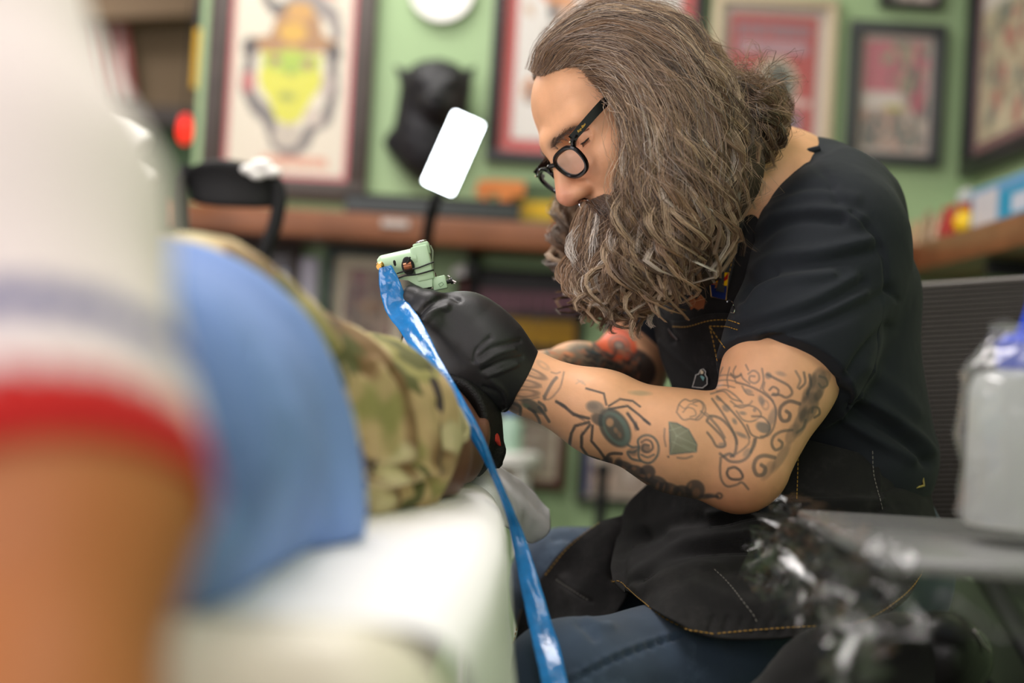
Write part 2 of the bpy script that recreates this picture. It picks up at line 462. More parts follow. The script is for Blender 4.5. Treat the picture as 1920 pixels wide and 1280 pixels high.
def plane_obj(name, pts, m, kind='structure', th=0.02, n=(0, 1, 0)):
    return tag(MB().prism(pts, n, th).build(name, m, smooth=False), kind=kind)
XL = float(on_plane_y(372, 150, YW)[0])
plane_obj('wall_back', [(XL, YW, 0), (XW + 0.1, YW, 0), (XW + 0.1, YW, 2.62), (XL, YW, 2.62)], M_wall, th=0.12)
plane_obj('wall_right', [(XW, -2.5, 0), (XW, YW, 0), (XW, YW, 2.62), (XW, -2.5, 2.62)], M_wall, th=0.12, n=(1, 0, 0))
plane_obj('floor', [(-5, -2.5, 0), (XW, -2.5, 0), (XW, 7, 0), (-5, 7, 0)], M_floor, th=-0.1, n=(0, 0, 1))
plane_obj('ceiling', [(-5, -2.5, 2.62), (XW, -2.5, 2.62), (XW, 7, 2.62), (-5, 7, 2.62)], M_ceil, th=0.1, n=(0, 0, 1))
plane_obj('wall_far', [(-5, 5.6, 0), (XL + 0.8, 5.6, 0), (XL + 0.8, 5.6, 2.62), (-5, 5.6, 2.62)], M_brown, th=0.1)
plane_obj('wall_side', [(XL + 0.02, YW + 0.12, 0), (XL + 0.02, 5.6, 0), (XL + 0.02, 5.6, 2.62), (XL + 0.02, YW + 0.12, 2.62)], M_wall, th=0.1, n=(1, 0, 0))
zf = lambda px, py, Y: on_plane_y(px, py, Y)
a, b = zf(150, 36, 5.4), zf(372, 8, 5.4)
cb_ = (a + b) / 2 + np.array([0, 0.05, 0.03]) - 1.1 * np.array([math.cos(.1), 0, math.sin(.1)])
tag(MB().box(cb_, (4.2, 0.1, 0.1), [(math.cos(.1), 0, math.sin(.1)), (0, 1, 0), (-math.sin(.1), 0, math.cos(.1))]).build('trim_1', M_beam, smooth=False), kind='structure')
M_greenlow = mat('dark green far wall paint', (70, 92, 62), 0.7, var=0.1)
p0, p1 = zf(150, 205, 5.5), zf(372, 470, 5.5)
plane_obj('wall_low', [(-5, 5.5, 0), (XL, 5.5, 0), (XL, 5.5, p0[2]), (-5, 5.5, p0[2])], M_greenlow, th=0.08)
tag(MB().box(((-5 + XL) / 2, 5.46, p0[2] - 0.02), (5 + XL, 0.1, 0.07)).build('trim_2', M_darkwood, smooth=False), kind='structure')

# ---- shelves
def shelf(name, c, size, label):
    e = empty(name, (c[0], c[1], c[2] - size[2] / 2), label, 'shelf')
    MB().box(c, size, bev=0.004).build('board', M_wood, e)
    return e
sx0 = float(on_plane_y(300, 400, 3.12)[0])
e = shelf('wall_shelf', ((sx0 + XW) / 2, (3.12 + YW) / 2, (ZS0 + ZS1) / 2), (XW - sx0, YW - 3.12 - 0.002, ZS1 - ZS0), 'long walnut shelf running along the green back wall under the framed posters')
for x in (-0.75, -0.1, 0.5):
    MB().box((x, 3.24, ZS0 - 0.05), (0.025, 0.18, 0.025)).box((x, YW - 0.014, ZS0 - 0.075), (0.025, 0.022, 0.15)).build('bracket', M_blackm, e, False)
e2 = shelf('wall_shelf', (0.87 + 0.0865, 2.2, (ZS0 + ZS1) / 2), (XW - 0.87 - 0.004, 1.83, ZS1 - ZS0), 'walnut shelf on the side wall, carrying figurines and a blue box')
for y in (1.5, 2.7):
    MB().box((0.965, y, ZS0 - 0.0185), (0.14, 0.03, 0.03)).build('bracket', M_blackm, e2, False)

# ---- prints: flat printed art, coloured per vertex
class Canvas:
    def __init__(s, nx, nz, bg): s.u, s.v = np.meshgrid(np.linspace(0, 1, nx), np.linspace(0, 1, nz), indexing='ij'); s.c = np.zeros((nx, nz, 3)); s.c[:] = bg
    def ell(s, cx, cy, rx, ry, col, rot=0, ring=None):
        a = math.radians(rot); x, y = s.u - cx, s.v - cy; X = x * math.cos(a) + y * math.sin(a); Y = -x * math.sin(a) + y * math.cos(a)
        r = np.hypot(X / rx, Y / ry); s.c[(r < 1) if ring is None else ((r < 1) & (r > ring))] = col; return s
    def rect(s, x0, y0, x1, y1, col): s.c[(s.u >= x0) & (s.u <= x1) & (s.v >= y0) & (s.v <= y1)] = col; return s
    def line(s, pl, w, col, asp=1.0):
        pl = np.array(pl, float); pl[:, 1] *= asp; s.c[seg_dist(s.u, s.v * asp, pl) < w] = col; return s
    def poly(s, pts, col):
        ins = np.zeros(s.u.shape, bool); n = len(pts)
        for i in range(n):
            (x1, y1), (x2, y2) = pts[i], pts[(i + 1) % n]
            if y1 != y2: ins ^= ((y1 > s.v) != (y2 > s.v)) & (s.u < (x2 - x1) * (s.v - y1) / (y2 - y1) + x1)
        s.c[ins] = col; return s
    def blots(s, n, cols, x0=0, y0=0, x1=1, y1=1, r=0.05, seed=0):
        g = np.random.default_rng(seed)
        for _ in range(n):
            s.ell(x0 + (x1 - x0) * g.random(), y0 + (y1 - y0) * g.random(), r * (0.4 + g.random()), r * (0.4 + g.random()), cols[g.integers(len(cols))], g.random() * 180)
        return s
    def letters(s, x0, y0, x1, y1, n, col, w=0.012, seed=1):
        """a row of upright letter strokes, too far away to read"""
        g = np.random.default_rng(seed); st = (x1 - x0) / n
        for i in range(n):
            a = x0 + st * i; b = a + st * 0.75; m = (y0 + y1) / 2
            for q in ([(a, y0), (a, y1)], [(a, y1), (b, y1)], [(b, y0), (b, y1)], [(a, m), (b, m)], [(a, y0), (b, y0)])[:3 + g.integers(3)]: s.line(q, w, col)
        return s
def print_obj(name, org, ux, uz, w, h, cv, parent):
    nx, nz = cv.u.shape; ux = np.asarray(ux, float); uz = np.asarray(uz, float)
    V = np.asarray(org)[None, None] + ux * (cv.u * w)[..., None] + uz * (cv.v * h)[..., None]
    return mesh_obj(name, V.reshape(-1, 3), grid_faces(nx, nz)[:, ::-1], M_print, parent, False, 0.78 * srgb_arr(cv.c).reshape(-1, 3))

M_glass = mat('picture glass', (255, 255, 255), 0.03, alpha=0.05, spec=0.6)
def framed(c, w, h, fw, mw, m_frame, m_mat, cv, label, name='framed_print', n=(0, -1, 0), depth=0.03, cat='picture', glass=True, group=None):
    """c: centre on the wall; w,h outer size; fw rail width; mw mat width"""
    n = np.asarray(n, float); uz = np.array([0, 0, 1.0]); ux = np.cross(uz, n) ; ux = ux / np.linalg.norm(ux)
    c = np.asarray(c, float); ax = np.array([ux, n, uz])
    e = empty(name, c - uz * h / 2 + n * 0.001, label, cat, group); o = c + n * (depth / 2 + 0.001)
    for s in (-1, 1):
        MB().box(o + uz * s * (h - fw) / 2, (w, depth, fw), ax, 0.003).build('rail', m_frame, e)
        MB().box(o + ux * s * (w - fw) / 2, (fw, depth, h - 2 * fw), ax, 0.003).build('stile', m_frame, e)
    iw, ih = w - 2 * fw, h - 2 * fw
    MB().box(c + n * 0.006, (iw, 0.008, ih), ax).build('mat_board', m_mat, e, False)
    print_obj('print', c + n * 0.0115 - ux * (iw / 2 - mw) - uz * (ih / 2 - mw), ux, uz, iw - 2 * mw, ih - 2 * mw, cv, e)
    if glass: MB().box(c + n * 0.016, (iw, 0.002, ih), ax).build('glass', M_glass, e, False)
    return e
def wall_rect(x0, y0, x1, y1, Y=YW):
    cx, cy = (x0 + x1) / 2, (y0 + y1) / 2; c = on_plane_y(cx, cy, Y)
    w = on_plane_y(x1, cy, Y)[0] - on_plane_y(x0, cy, Y)[0]; h = on_plane_y(cx, y0, Y)[2] - on_plane_y(cx, y1, Y)[2]
    return np.array([c[0], Y, c[2]]), w, h

# large poster of a green faced figure in a hat
cv = Canvas(90, 160, (238, 228, 206))
cv.poly([(.16, .93), (.2, .99), (.9, .97), (.88, .83), (.6, .85), (.3, .89)], (232, 120, 100)).letters(.2, .88, .85, .97, 7, (214, 66, 54), .014, 4)
cv.line([(.22, .9), (.24, .82), (.33, .76), (.45, .78)], .03, (90, 84, 82)).line([(.5, .82), (.7, .8), (.85, .74), (.88, .66)], .045, (150, 140, 134))
cv.poly([(.12, .62), (.3, .64), (.36, .74), (.55, .8), (.72, .74), (.76, .65), (.9, .63), (.88, .58), (.5, .56), (.14, .56)], (178, 128, 70)).ell(.5, .66, .12, .05, (226, 176, 40)).ell(.55, .76, .12, .045, (214, 160, 66))
cv.ell(.14, .58, .07, .05, (70, 56, 50)).ell(.86, .57, .07, .05, (70, 56, 50))
cv.line([(.14, .5), (.12, .4), (.2, .32), (.33, .26), (.4, .16), (.52, .11), (.66, .16), (.72, .24), (.84, .28), (.88, .4), (.86, .52)], .045, (116, 108, 104))
cv.ell(.14, .42, .06, .05, (196, 100, 96)).ell(.82, .42, .06, .06, (196, 180, 168)).ell(.72, .27, .08, .04, (216, 200, 184)).ell(.5, .18, .12, .06, (206, 194, 176))
cv.ell(.5, .45, .27, .13, (226, 224, 40)).poly([(.24, .56), (.76, .56), (.74, .4), (.6, .25), (.5, .23), (.4, .25), (.27, .4)], (226, 224, 40)).ell(.5, .52, .25, .05, (178, 206, 50))
cv.ell(.36, .525, .05, .02, (176, 110, 96)).ell(.64, .515, .05, .02, (176, 110, 96)).ell(.5, .47, .02, .015, (100, 130, 40)).ell(.48, .36, .08, .018, (150, 160, 36))
cv.letters(.3, .045, .86, .075, 14, (232, 170, 140), .01, 6)
c, w, h = wall_rect(392, -120, 702, 374); framed(c, w, h, 0.046, 0.012, M_darkwood, M_pinkmat, cv, 'tall dark-framed poster of a yellow-green face in a brown hat')
# white flash sheet in a red mat
cv = Canvas(90, 110, (238, 232, 224))
cv.blots(16, [(226, 140, 60), (70, 66, 64), (214, 180, 150), (206, 96, 70), (196, 188, 180)], .05, .05, .6, .95, .05, 3)
cv.ell(.26, .74, .1, .035, (232, 150, 70)).ell(.22, .68, .04, .05, (70, 64, 62)).ell(.3, .66, .06, .06, (226, 190, 164)).ell(.7, .82, .05, .09, (232, 160, 90)).letters(.08, .2, .3, .28, 4, (150, 130, 120), .01, 3)
c, w, h = wall_rect(922, -130, 1318, 316); framed(c, w, h, 0.026, 0.032, M_black, M_redmat, cv, 'large black-framed white flash sheet with a red mat, behind the long-haired man')
# red portrait poster, beige frame
cv = Canvas(80, 110, (190, 52, 46))
cv.letters(.1, .84, .92, .92, 12, (150, 110, 120), .014, 8).rect(.1, .72, .9, .8, (150, 112, 128)).letters(.12, .73, .88, .79, 10, (190, 150, 160), .012, 9)
cv.ell(.55, .5, .26, .2, (206, 186, 160)).ell(.58, .48, .17, .17, (90, 100, 84)).ell(.6, .5, .1, .13, (60, 70, 62)).rect(.2, .1, .85, .3, (150, 120, 140)).rect(.6, .34, .95, .4, (226, 190, 180)).blots(10, [(120, 110, 140), (90, 80, 96)], .2, .08, .85, .32, .05, 5)
c, w, h = wall_rect(1328, -4, 1560, 322); framed(c, w, h, 0.022, 0.02, M_beige, M_greymat, cv, 'beige-framed red poster with an oval portrait')
# pink print in a charcoal frame
cv = Canvas(80, 110, (196, 176, 160)); cv.rect(.03, .5, .97, .97, (206, 110, 122)).blots(60, [(106, 120, 92), (176, 160, 130), (90, 92, 84), (206, 110, 122), (150, 150, 120)], .35, .4, .95, .95, .06, 2)
cv.blots(90, [(110, 118, 106), (206, 190, 170), (190, 150, 130), (90, 94, 88)], .03, .03, .97, .36, .05, 9).rect(.03, .36, .62, .52, (228, 216, 204)).ell(.5, .38, .16, .03, (200, 190, 100)).ell(.85, .44, .1, .1, (190, 90, 104))
c, w, h = wall_rect(1585, 46, 1764, 312); framed(c, w, h, 0.026, 0.008, M_char, M_greymat, cv, 'small charcoal-framed print of pink and grey drawings near the corner')
# small frame cut by the top of the photo
cv = Canvas(40, 60, (206, 190, 176)).blots(40, [(150, 130, 120), (120, 124, 110), (226, 210, 196)], 0, 0, 1, 1, .08, 4)
c, w, h = wall_rect(1650, -150, 1766, 20); framed(c, w, h, 0.014, 0.006, M_black, M_greymat, cv, 'small black-framed print hanging above the pink print')
# frame on the side wall
cv = Canvas(80, 110, (206, 190, 150)); cv.blots(130, [(150, 150, 120), (176, 150, 110), (120, 124, 104), (190, 120, 96), (226, 210, 170)], .05, .03, .95, .97, .05, 7).rect(.0, .62, 1, .72, (232, 222, 206))
pa, pb = on_plane_x(1828, 180, XW), on_plane_x(2010, 180, XW)
zb = on_plane_x(1822, 336, XW)[2]
framed((XW, (pa[1] + pb[1]) / 2, zb + 0.31), abs(pa[1] - pb[1]), 0.62, 0.04, 0.03, M_black, M_maroon, cv, 'black-framed flash sheet with a maroon mat on the side wall', n=(-1, 0, 0))

# ---- round plate
pc = on_plane_y(829, -17, YW); e = empty('wall_plate', pc + np.array([0, -0.001, -0.08]), 'round white plate hanging above the black panther head', 'wall plate')
MB().lathe(pc + np.array([0, -0.002, 0]), (0, -1, 0), [(0.05, 0), (0.074, 0.012), (0.0775, 0.018), (0.076, 0.021), (0.06, 0.017), (0.001, 0.016)], 40).build('dish', M_white, e)
MB().lathe(pc + np.array([0, -0.021, 0]), (0, -1, 0), [(0.0765, 0.0), (0.0785, 0.001), (0.0785, -0.003), (0.076, -0.004)], 40, False).build('rim', mat('grey rim', (150, 146, 138), 0.4), e)

# ---- panther head mount
M_panther = mat('black painted panther', (34, 34, 37), 0.5, var=0.2, vscale=60, bump=0.4, bscale=120)
P = lambda px, py, dd=0.0: on_plane_y(px, py, YW) + np.array([0, -dd, 0])
s = SDF()
s.ell(P(812, 235, 0.05), (0.085, 0.07, 0.125), k=0.03).ell(P(822, 175, 0.08), (0.078, 0.075, 0.062), k=0.03).ell(P(826, 215, 0.145), (0.036, 0.04, 0.028), k=0.03)
s.ell(P(800, 285, 0.04), (0.06, 0.05, 0.07), k=0.03)
s.cone(P(780, 170, .06), P(747, 137, .06), 0.028, 0.006, 0.015).cone(P(862, 170, .06), P(889, 138, .06), 0.028, 0.006, 0.015)
s.cone(P(800, 172, .145), P(820, 186, .155), 0.012, 0.008, 0.012).cone(P(850, 172, .145), P(832, 186, .155), 0.012, 0.008, 0.012)
s.ell(P(826, 236, 0.135), (0.025, 0.03, 0.012), k=0.015); s.cone(P(745, 270, .02), P(790, 320, .02), 0.03, 0.02, .03); s.cut(P(820, 220, 0.002), (0, 1, 0))
ph = sdf_obj(s, 'panther_head', M_panther, 0.005, disp=lambda V: 0.003 * hashnoise(V, 60, 3))
tag(ph, 'black panther head mounted on the green wall behind the bright lamp', 'wall mount')
M_eye = mat('amber glass eye', (120, 110, 60), 0.2)
for x in (808, 842): MB().ball(P(x, 192, .142), 0.007).build('eye', M_eye, ph)
MB().ball(P(826, 207, .184), (0.014, 0.008, 0.009)).build('nose', M_blackm, ph)

# ---- LED lamp panel on a gooseneck
M_led = mat('lit led panel', (240, 248, 255), 0.4, emit=16.0)
lc = W(850, 287, 2.72); t = math.radians(24); axu = _U * math.cos(t) + _R * math.sin(t); axr = _R * math.cos(t) - _U * math.sin(t)
axn = -_F; ax = np.array([axr, axn, axu])
e = empty('desk_lamp', W(800, 400, 2.78), 'bright white LED panel lamp on a black gooseneck above the shelf', 'lamp')
MB().box(lc + _F * 0.012, (0.066, 0.016, 0.152), ax, 0.006).build('housing', M_blackm, e)
MB().box(lc + _F * 0.0015, (0.06, 0.006, 0.146), ax, 0.0028).build('light_panel', M_led, e)
gp = np.array([W(822, 362, 2.735), W(812, 390, 2.75), W(803, 430, 2.8), W(798, 480, 2.86), W(796, 560, 2.9), W(796, 700, 2.9), W(796, 1000, 2.9)]); gp = crom(gp, 30)
MB().tube(gp, 0.0115, 10).build('gooseneck', M_blackm, e)
zb = gp[-1]; MB().tube([zb, (zb[0], zb[1], 0.06)], 0.012, 10).build('pole', M_blackm, e)
MB().lathe((zb[0], zb[1], 0.0), (0, 0, 1), [(0.14, 0), (0.14, 0.012), (0.03, 0.025), (0.014, 0.06)], 28).build('base', M_blackm, e)

# ---- things on the back shelf
def shelf_pt(px, Y=3.2): 
    q = on_plane_y(px, 400, Y); return np.array([q[0], Y, ZS1])
a, b = shelf_pt(650, 3.17), shelf_pt(975, 3.17)
e = empty('black_case', ((a[0] + b[0]) / 2, 3.17, ZS1 + 0.0005), 'long flat black case lying on the back shelf under the panther head', 'case')
MB().box(((a[0] + b[0]) / 2, 3.17, ZS1 + 0.018), (b[0] - a[0], 0.09, 0.034), bev=0.003).build('body', M_char, e)
MB().box(((a[0] + b[0]) / 2, 3.17, ZS1 + 0.0395), (b[0] - a[0] + 0.004, 0.094, 0.009), bev=0.003).build('lid', M_blackm, e)
q = shelf_pt(735, 3.122 + 0.012); MB().box((q[0], 3.123, ZS1 - 0.022), (0.05, 0.004, 0.016), bev=0.001)
tag(MB().box((shelf_pt(742, 3.118)[0], 3.1175, ZS1 - 0.02), (0.06, 0.004, 0.016), bev=0.0015).build('shelf_label', mat('pale label card', (190, 180, 172), 0.5), smooth=False), 'small pale label stuck on the front edge of the back shelf', 'label')
# letter sign: orange block letters
M_orange = mat('orange sign letter', (206, 122, 56), 0.5, var=0.05)
def letterT(cx, Y, z, w, h, th, m, name, label, slant=0.0):
    mb = MB(); sh = lambda q: (q[0] + slant * (q[2] - z), q[1], q[2])
    mb.prism([sh(p) for p in [(cx - w * .17, Y, z), (cx + w * .17, Y, z), (cx + w * .17, Y, z + h * .68), (cx + w / 2, Y, z + h * .68), (cx + w / 2, Y, z + h), (cx - w / 2, Y, z + h), (cx - w / 2, Y, z + h * .68), (cx - w * .17, Y, z + h * .68)]], (0, 1, 0), th)
    return tag(mb.build(name, m, smooth=False), label, 'letter', 'orange shelf letters')
letterT(shelf_pt(893, 3.27)[0], 3.27, ZS1 + 0.001, 0.05, 0.105, 0.02, M_orange, 'sign_letter', 'thin slanted orange letter T beside the lit lamp', 0.25)
letterT(shelf_pt(946, 3.25)[0], 3.25, ZS1 + 0.001, 0.085, 0.105, 0.025, M_orange, 'sign_letter', 'wide orange letter T standing behind the black case')
# colourful card left leaning on wall
cv = Canvas(60, 60, (90, 112, 60)); cv.rect(.62, .0, 1, .75, (196, 72, 48)).rect(.06, .25, .6, .62, (222, 178, 30)).letters(.08, .28, .58, .58, 4, (232, 190, 20), .03, 2).ell(.3, .14, .3, .1, (130, 140, 80)).rect(0, .8, 1, 1, (74, 96, 64))
q = shelf_pt(1025, 3.3); e = empty('sign_card', (q[0], 3.3, ZS1 + 0.0005), 'green, yellow and red lettered card propped on the shelf beneath the red-matted sheet', 'sign')
MB().box((q[0], 3.305, ZS1 + 0.0555), (0.17, 0.006, 0.11)).build('board', M_greenlow, e, False); print_obj('print', (q[0] - 0.083, 3.3, ZS1 + 0.002), (1, 0, 0), (0, 0, 1), 0.166, 0.106, cv, e)

# ---- under the shelf
Y2 = YW
cv = Canvas(60, 60, (196, 210, 240)); cv.poly([(.55, 0), (.7, 0), (.95, 1), (.85, 1)], (110, 104, 110)).rect(0, .88, 1, 1, (90, 84, 92)).poly([(0, .2), (.5, .0), (0, 0)], (140, 150, 180))  # pale blue and slanting bars paint window light reflected in the glass
c, w, h = wall_rect(360, 452, 562, 700); framed(c, w, h, 0.028, 0.004, M_darkwood, M_char, cv, 'dark-framed picture painted with a pale blue window reflection low on the wall beside the white post', cat='picture')
q0, q1 = on_plane_y(585, 470, YW), on_plane_y(575, 720, YW)
e = empty('cable_trunking', (q0[0], YW - 0.001, 0.001), 'pale upright cable trunking on the wall below the shelf', 'trunking')
MB().box((q0[0], YW - 0.014, (ZS0 - 0.03) / 2), (0.042, 0.026, ZS0 - 0.034), bev=0.003).build('cover', mat('pale lilac plastic', (196, 192, 206), 0.5), e)
MB().box((q0[0], YW - 0.03, 0.9), (0.046, 0.006, 0.03), bev=0.002).build('joint_clip', M_greymat, e)
cv = Canvas(60, 90, (150, 120, 98)); cv.blots(60, [(110, 84, 66), (176, 146, 120), (120, 70, 66), (90, 78, 66), (190, 160, 130)], .0, .0, 1, 1, .09, 5).ell(.55, .6, .3, .04, (176, 130, 84)).ell(.3, .9, .12, .06, (150, 70, 84))
c, w, h = wall_rect(608, 468, 772, 716); framed(c, w, h, 0.018, 0.026, M_teal, M_cream, cv, 'teal-framed brown picture with a cream mat behind the tattoo machine')
cv = Canvas(120, 70, (22, 18, 20)); cv.ell(.04, .72, .12, .2, (190, 110, 60)).ell(.02, .78, .08, .12, (176, 90, 84)).letters(.16, .56, .98, .76, 9, (132, 84, 98), .026, 12).letters(.18, .12, .98, .4, 8, (176, 132, 14), .028, 14).rect(.2, .16, .56, .36, (176, 130, 10)).rect(.6, .16, .98, .36, (166, 120, 10)).letters(.18, .12, .98, .4, 8, (190, 142, 16), .012, 15).ell(.42, .48, .04, .05, (70, 62, 50)).ell(.66, .46, .05, .05, (60, 56, 50))
c, w, h = wall_rect(852, 506, 1095, 668); framed(c, w, h, 0.012, 0.0, M_blackm, M_blackm, cv, 'black sign with pink lettering above yellow lettering behind the gloved hand', name='lettered_sign', cat='sign', glass=False)
q = on_plane_y(868, 508, YW - 0.05); e = empty('spot_lamp', q, 'small pale dome lamp head above the black lettered sign', 'lamp')
MB().lathe(q + np.array([0, 0, -0.012]), (0, 0, 1), [(0.026, 0), (0.027, 0.006), (0.02, 0.02), (0.004, 0.027)], 24).build('dome', M_white, e)
MB().tube([q + np.array([0, 0.005, 0.008]), q + np.array([0, 0.03, 0.012]), q + np.array([0, 0.049, 0.0])], 0.004, 8).build('arm', M_blackm, e)
cv = Canvas(60, 60, (176, 156, 132)).blots(40, [(206, 190, 170), (140, 116, 96), (150, 140, 120), (120, 130, 106)], 0, 0, 1, 1, .1, 8)
c, w, h = wall_rect(925, 768, 1062, 914); framed(c, w, h, 0.022, 0.012, mat('reddish brown frame', (84, 48, 40), 0.45, var=0.15), M_cream, cv, 'brown-framed faded picture low on the wall under the forearm')
cv = Canvas(60, 60, (190, 166, 146)).blots(24, [(150, 120, 100), (110, 96, 86), (226, 206, 190)], .1, .3, .95, .95, .12, 18).rect(0, 0, .09, 1, (40, 70, 150)).ell(.3, .2, .16, .14, (226, 190, 166))
c, w, h = wall_rect(1082, 770, 1230, 944); framed(c, w, h, 0.014, 0.004, M_black, M_cream, cv, 'black-framed picture with a blue edge standing low behind the elbow')
e = empty('lamp_stand', (0, 0, 0), 'black upright metal stand pole in front of the low pictures', 'stand'); qs = on_plane_y(1128, 930, 3.1)
e.location = (qs[0], 3.1, 0.0)
MB().tube([(qs[0], 3.1, 0.02), (qs[0], 3.1, 0.66)], 0.0125, 12).build('pole', M_blackm, e)
MB().lathe((qs[0], 3.1, 0), (0, 0, 1), [(0.12, 0), (0.12, 0.012), (0.02, 0.022), (0.014, 0.03)], 24).build('base', M_blackm, e)
MB().lathe((qs[0], 3.1, 0.66), (0, 0, 1), [(0.0125, 0), (0.016, 0.004), (0.016, 0.02), (0.006, 0.026)], 16).build('knob', M_blackm, e)
q = on_plane_y(958, 770, 3.2); e = empty('spray_bottle', (q[0], 3.2, 0.0), 'small bottle with a blue cap on a white stool seen under the glove', 'bottle')
zt = q[2] + 0.02
e.location = (q[0], 3.2, zt - 0.11)
MB().lathe((q[0], 3.2, zt - 0.11), (0, 0, 1), [(0.028, 0), (0.03, 0.01), (0.03, 0.06), (0.014, 0.08)], 24).build('body', mat('pale green bottle', (176, 206, 186), 0.3), e)
MB().lathe((q[0], 3.2, zt - 0.03), (0, 0, 1), [(0.018, 0), (0.019, 0.004), (0.019, 0.03), (0.015, 0.034)], 24).build('cap', mat('blue cap', (36, 62, 160), 0.35), e)
e = empty('stool', (q[0], 3.2, 0), 'low white stool carrying the blue-capped bottle', 'stool'); zt -= 0.11
MB().lathe((q[0], 3.2, zt - 0.032), (0, 0, 1), [(0.06, 0), (0.072, 0.004), (0.072, 0.026), (0.066, 0.0315)], 32).build('seat', M_white, e)
for k in range(4):
    a = k * math.pi / 2 + .6; MB().tube([(q[0] + .05 * math.cos(a), 3.2 + .05 * math.sin(a), zt - 0.033), (q[0] + .1 * math.cos(a), 3.2 + .1 * math.sin(a), 0.002)], 0.009, 8).build('leg', M_white, e)

# ---- side shelf clutter
def side_pt(px, X=0.95):
    q = on_plane_x(px, 420, X); return np.array([X, q[1], ZS1 + 0.0005])
sets = [(1712, (186, 150, 116), 'tan crouching'), (1728, (196, 166, 130), 'pale tan'), (1742, (150, 126, 100), 'brown crouching'), (1757, (206, 176, 146), 'cream-coloured'), (1772, (170, 60, 54), 'red-clothed'), (1787, (190, 44, 40), 'bright red')]
for i, (px, colr, nm) in enumerate(sets):
    q = side_pt(px, 0.905 + 0.012 * (i % 2)); m = mat('figurine ' + nm, colr, 0.5, var=0.25, vscale=90); hgt = 0.05 + 0.006 * (i % 3)
    s = SDF(); b0 = q + np.array([0, 0, 0.012])
    s.ell(b0 + [0, 0, 0.004], (0.013, 0.013, 0.015), k=.008).cone(b0 + [0, 0, .01], b0 + [0, 0, hgt - .02], 0.010, 0.008, .008).ell(b0 + [0, 0, hgt - .006], (0.0085, .0085, .0105), k=.004)
    s.cone(b0 + [0, -.008, hgt - .02], b0 + [-.008, -.018, .012], .0042, .0035, .004).cone(b0 + [0, .008, hgt - .02], b0 + [-.008, .018, .014], .0042, .0035, .004); s.cut(q, (0, 0, -1))
    o = sdf_obj(s, 'figurine', m, 0.003, steps=1); tag(o, nm + ' small figurine in the row on the side shelf', 'figurine', 'figurines on the side shelf')
q = side_pt(1812, 0.91); e = empty('toy_figure', q, 'yellow round-bodied toy with a grey top standing next to the blue box', 'toy')
MB().ball(q + [0, 0, .026], (.026, .026, .026), n=20).build('body', mat('glossy yellow', (236, 196, 16), 0.2), e)
MB().ball(q + [0, 0, .058], (.016, .016, .014), n=16).build('collar', mat('orange red', (196, 84, 36), 0.4), e)
MB().lathe(q + [0, 0, .066], (0, 0, 1), [(.02, 0), (.022, .006), (.019, .022), (.006, .032)], 20).build('hat', mat('pale grey', (176, 180, 176), 0.5), e)
q = side_pt(1762, 0.99); e = empty('dark_toy', q, 'dark toy with pale ears standing behind the figurines', 'toy')
MB().ball(q + [0, 0, .03], (.03, .04, .03), n=16).build('body', M_char, e)
for s_ in (-1, 1): MB().ball(q + [0, .025 * s_, .066], (.012, .012, .018), n=12).build('ear', M_beige, e)
ya, yb = side_pt(1838, .93)[1], side_pt(1990, .93)[1]
e = empty('product_box', (0.955, (ya + yb) / 2, ZS1 + 0.0005), 'blue and white cardboard box at the end of the side shelf', 'box')
MB().box((0.955, (ya + yb) / 2, ZS1 + 0.0445), (0.09, abs(ya - yb), 0.088), bev=0.002).build('carton', mat('blue carton', (70, 150, 200), 0.5), e)
cv = Canvas(60, 40, (110, 168, 214)); cv.rect(.02, .12, .36, .92, (222, 216, 222)).rect(.4, .05, 1, .75, (0, 160, 206)).rect(.55, .2, .95, .6, (216, 220, 236))
print_obj('printed_face', (0.9094, ya - 0.003, ZS1 + 0.003), (0, -1, 0), (0, 0, 1), abs(ya - yb) - 0.006, 0.082, cv, e)

# ---- far left: striped flag, red lamp, yellow strip, white lamps, black chair
M_flagr, M_flagw = mat('faded red stripe', (196, 110, 108), 0.8, var=0.05), mat('faded white stripe', (226, 214, 206), 0.8, var=0.05)
e = empty('striped_flag', zf(215, 190, 5.56), 'faded red and white striped flag hanging in the room beyond', 'flag')
for i in range(8):
    x0 = 120 + i * 14.5; a0, a1, b1, b0 = zf(x0, 22, 5.55), zf(x0 + 14.5, 22, 5.55), zf(x0 + 14.5 + 22, 190, 5.55), zf(x0 + 22, 190, 5.55)
    G = np.array([[a0 + (b0 - a0) * t + [0, .02 * math.sin(i * 1.3 + 3 * t), 0], a1 + (b1 - a1) * t + [0, .02 * math.sin((i + 1) * 1.3 + 3 * t), 0]] for t in np.linspace(0, 1, 8)])
    sheet('stripe', G, M_flagr if i % 2 else M_flagw, e, 0.002)
MB().tube([zf(105, 20, 5.58), zf(245, 20, 5.58)], 0.012, 8).build('pole', M_darkwood, e)
q = on_plane_y(347, 240, 4.4); e = empty('red_lantern', q + [0, 0, -.06], 'glowing red pendant lamp beyond the wall edge', 'lamp')
MB().lathe(q + [0, 0, -.045], (0, 0, 1), [(.006, 0), (.016, .012), (.019, .04), (.014, .07), (.006, .086)], 20).build('globe', mat('lit red glass', (255, 44, 30), 0.3, emit=1.6), e)
MB().tube([q + [0, 0, .04], q + [0, 0, .4]], 0.003, 6).build('cord', M_blackm, e); MB().lathe(q + [0, 0, .038], (0, 0, 1), [(.008, 0), (.012, .005), (.004, .02)], 12).build('cap', M_black, e)
q = on_plane_y(357, 115, YW + 0.06); e = empty('yellow_banner', (XL - 0.012, YW + .06, q[2] - .08), 'narrow black and yellow banner at the edge of the green wall', 'banner')
MB().box((XL - 0.012, YW + 0.06, q[2] + .0), (0.014, 0.09, 0.14)).build('yellow_panel', mat('yellow card', (196, 150, 20), 0.6, var=0.1), e, False)
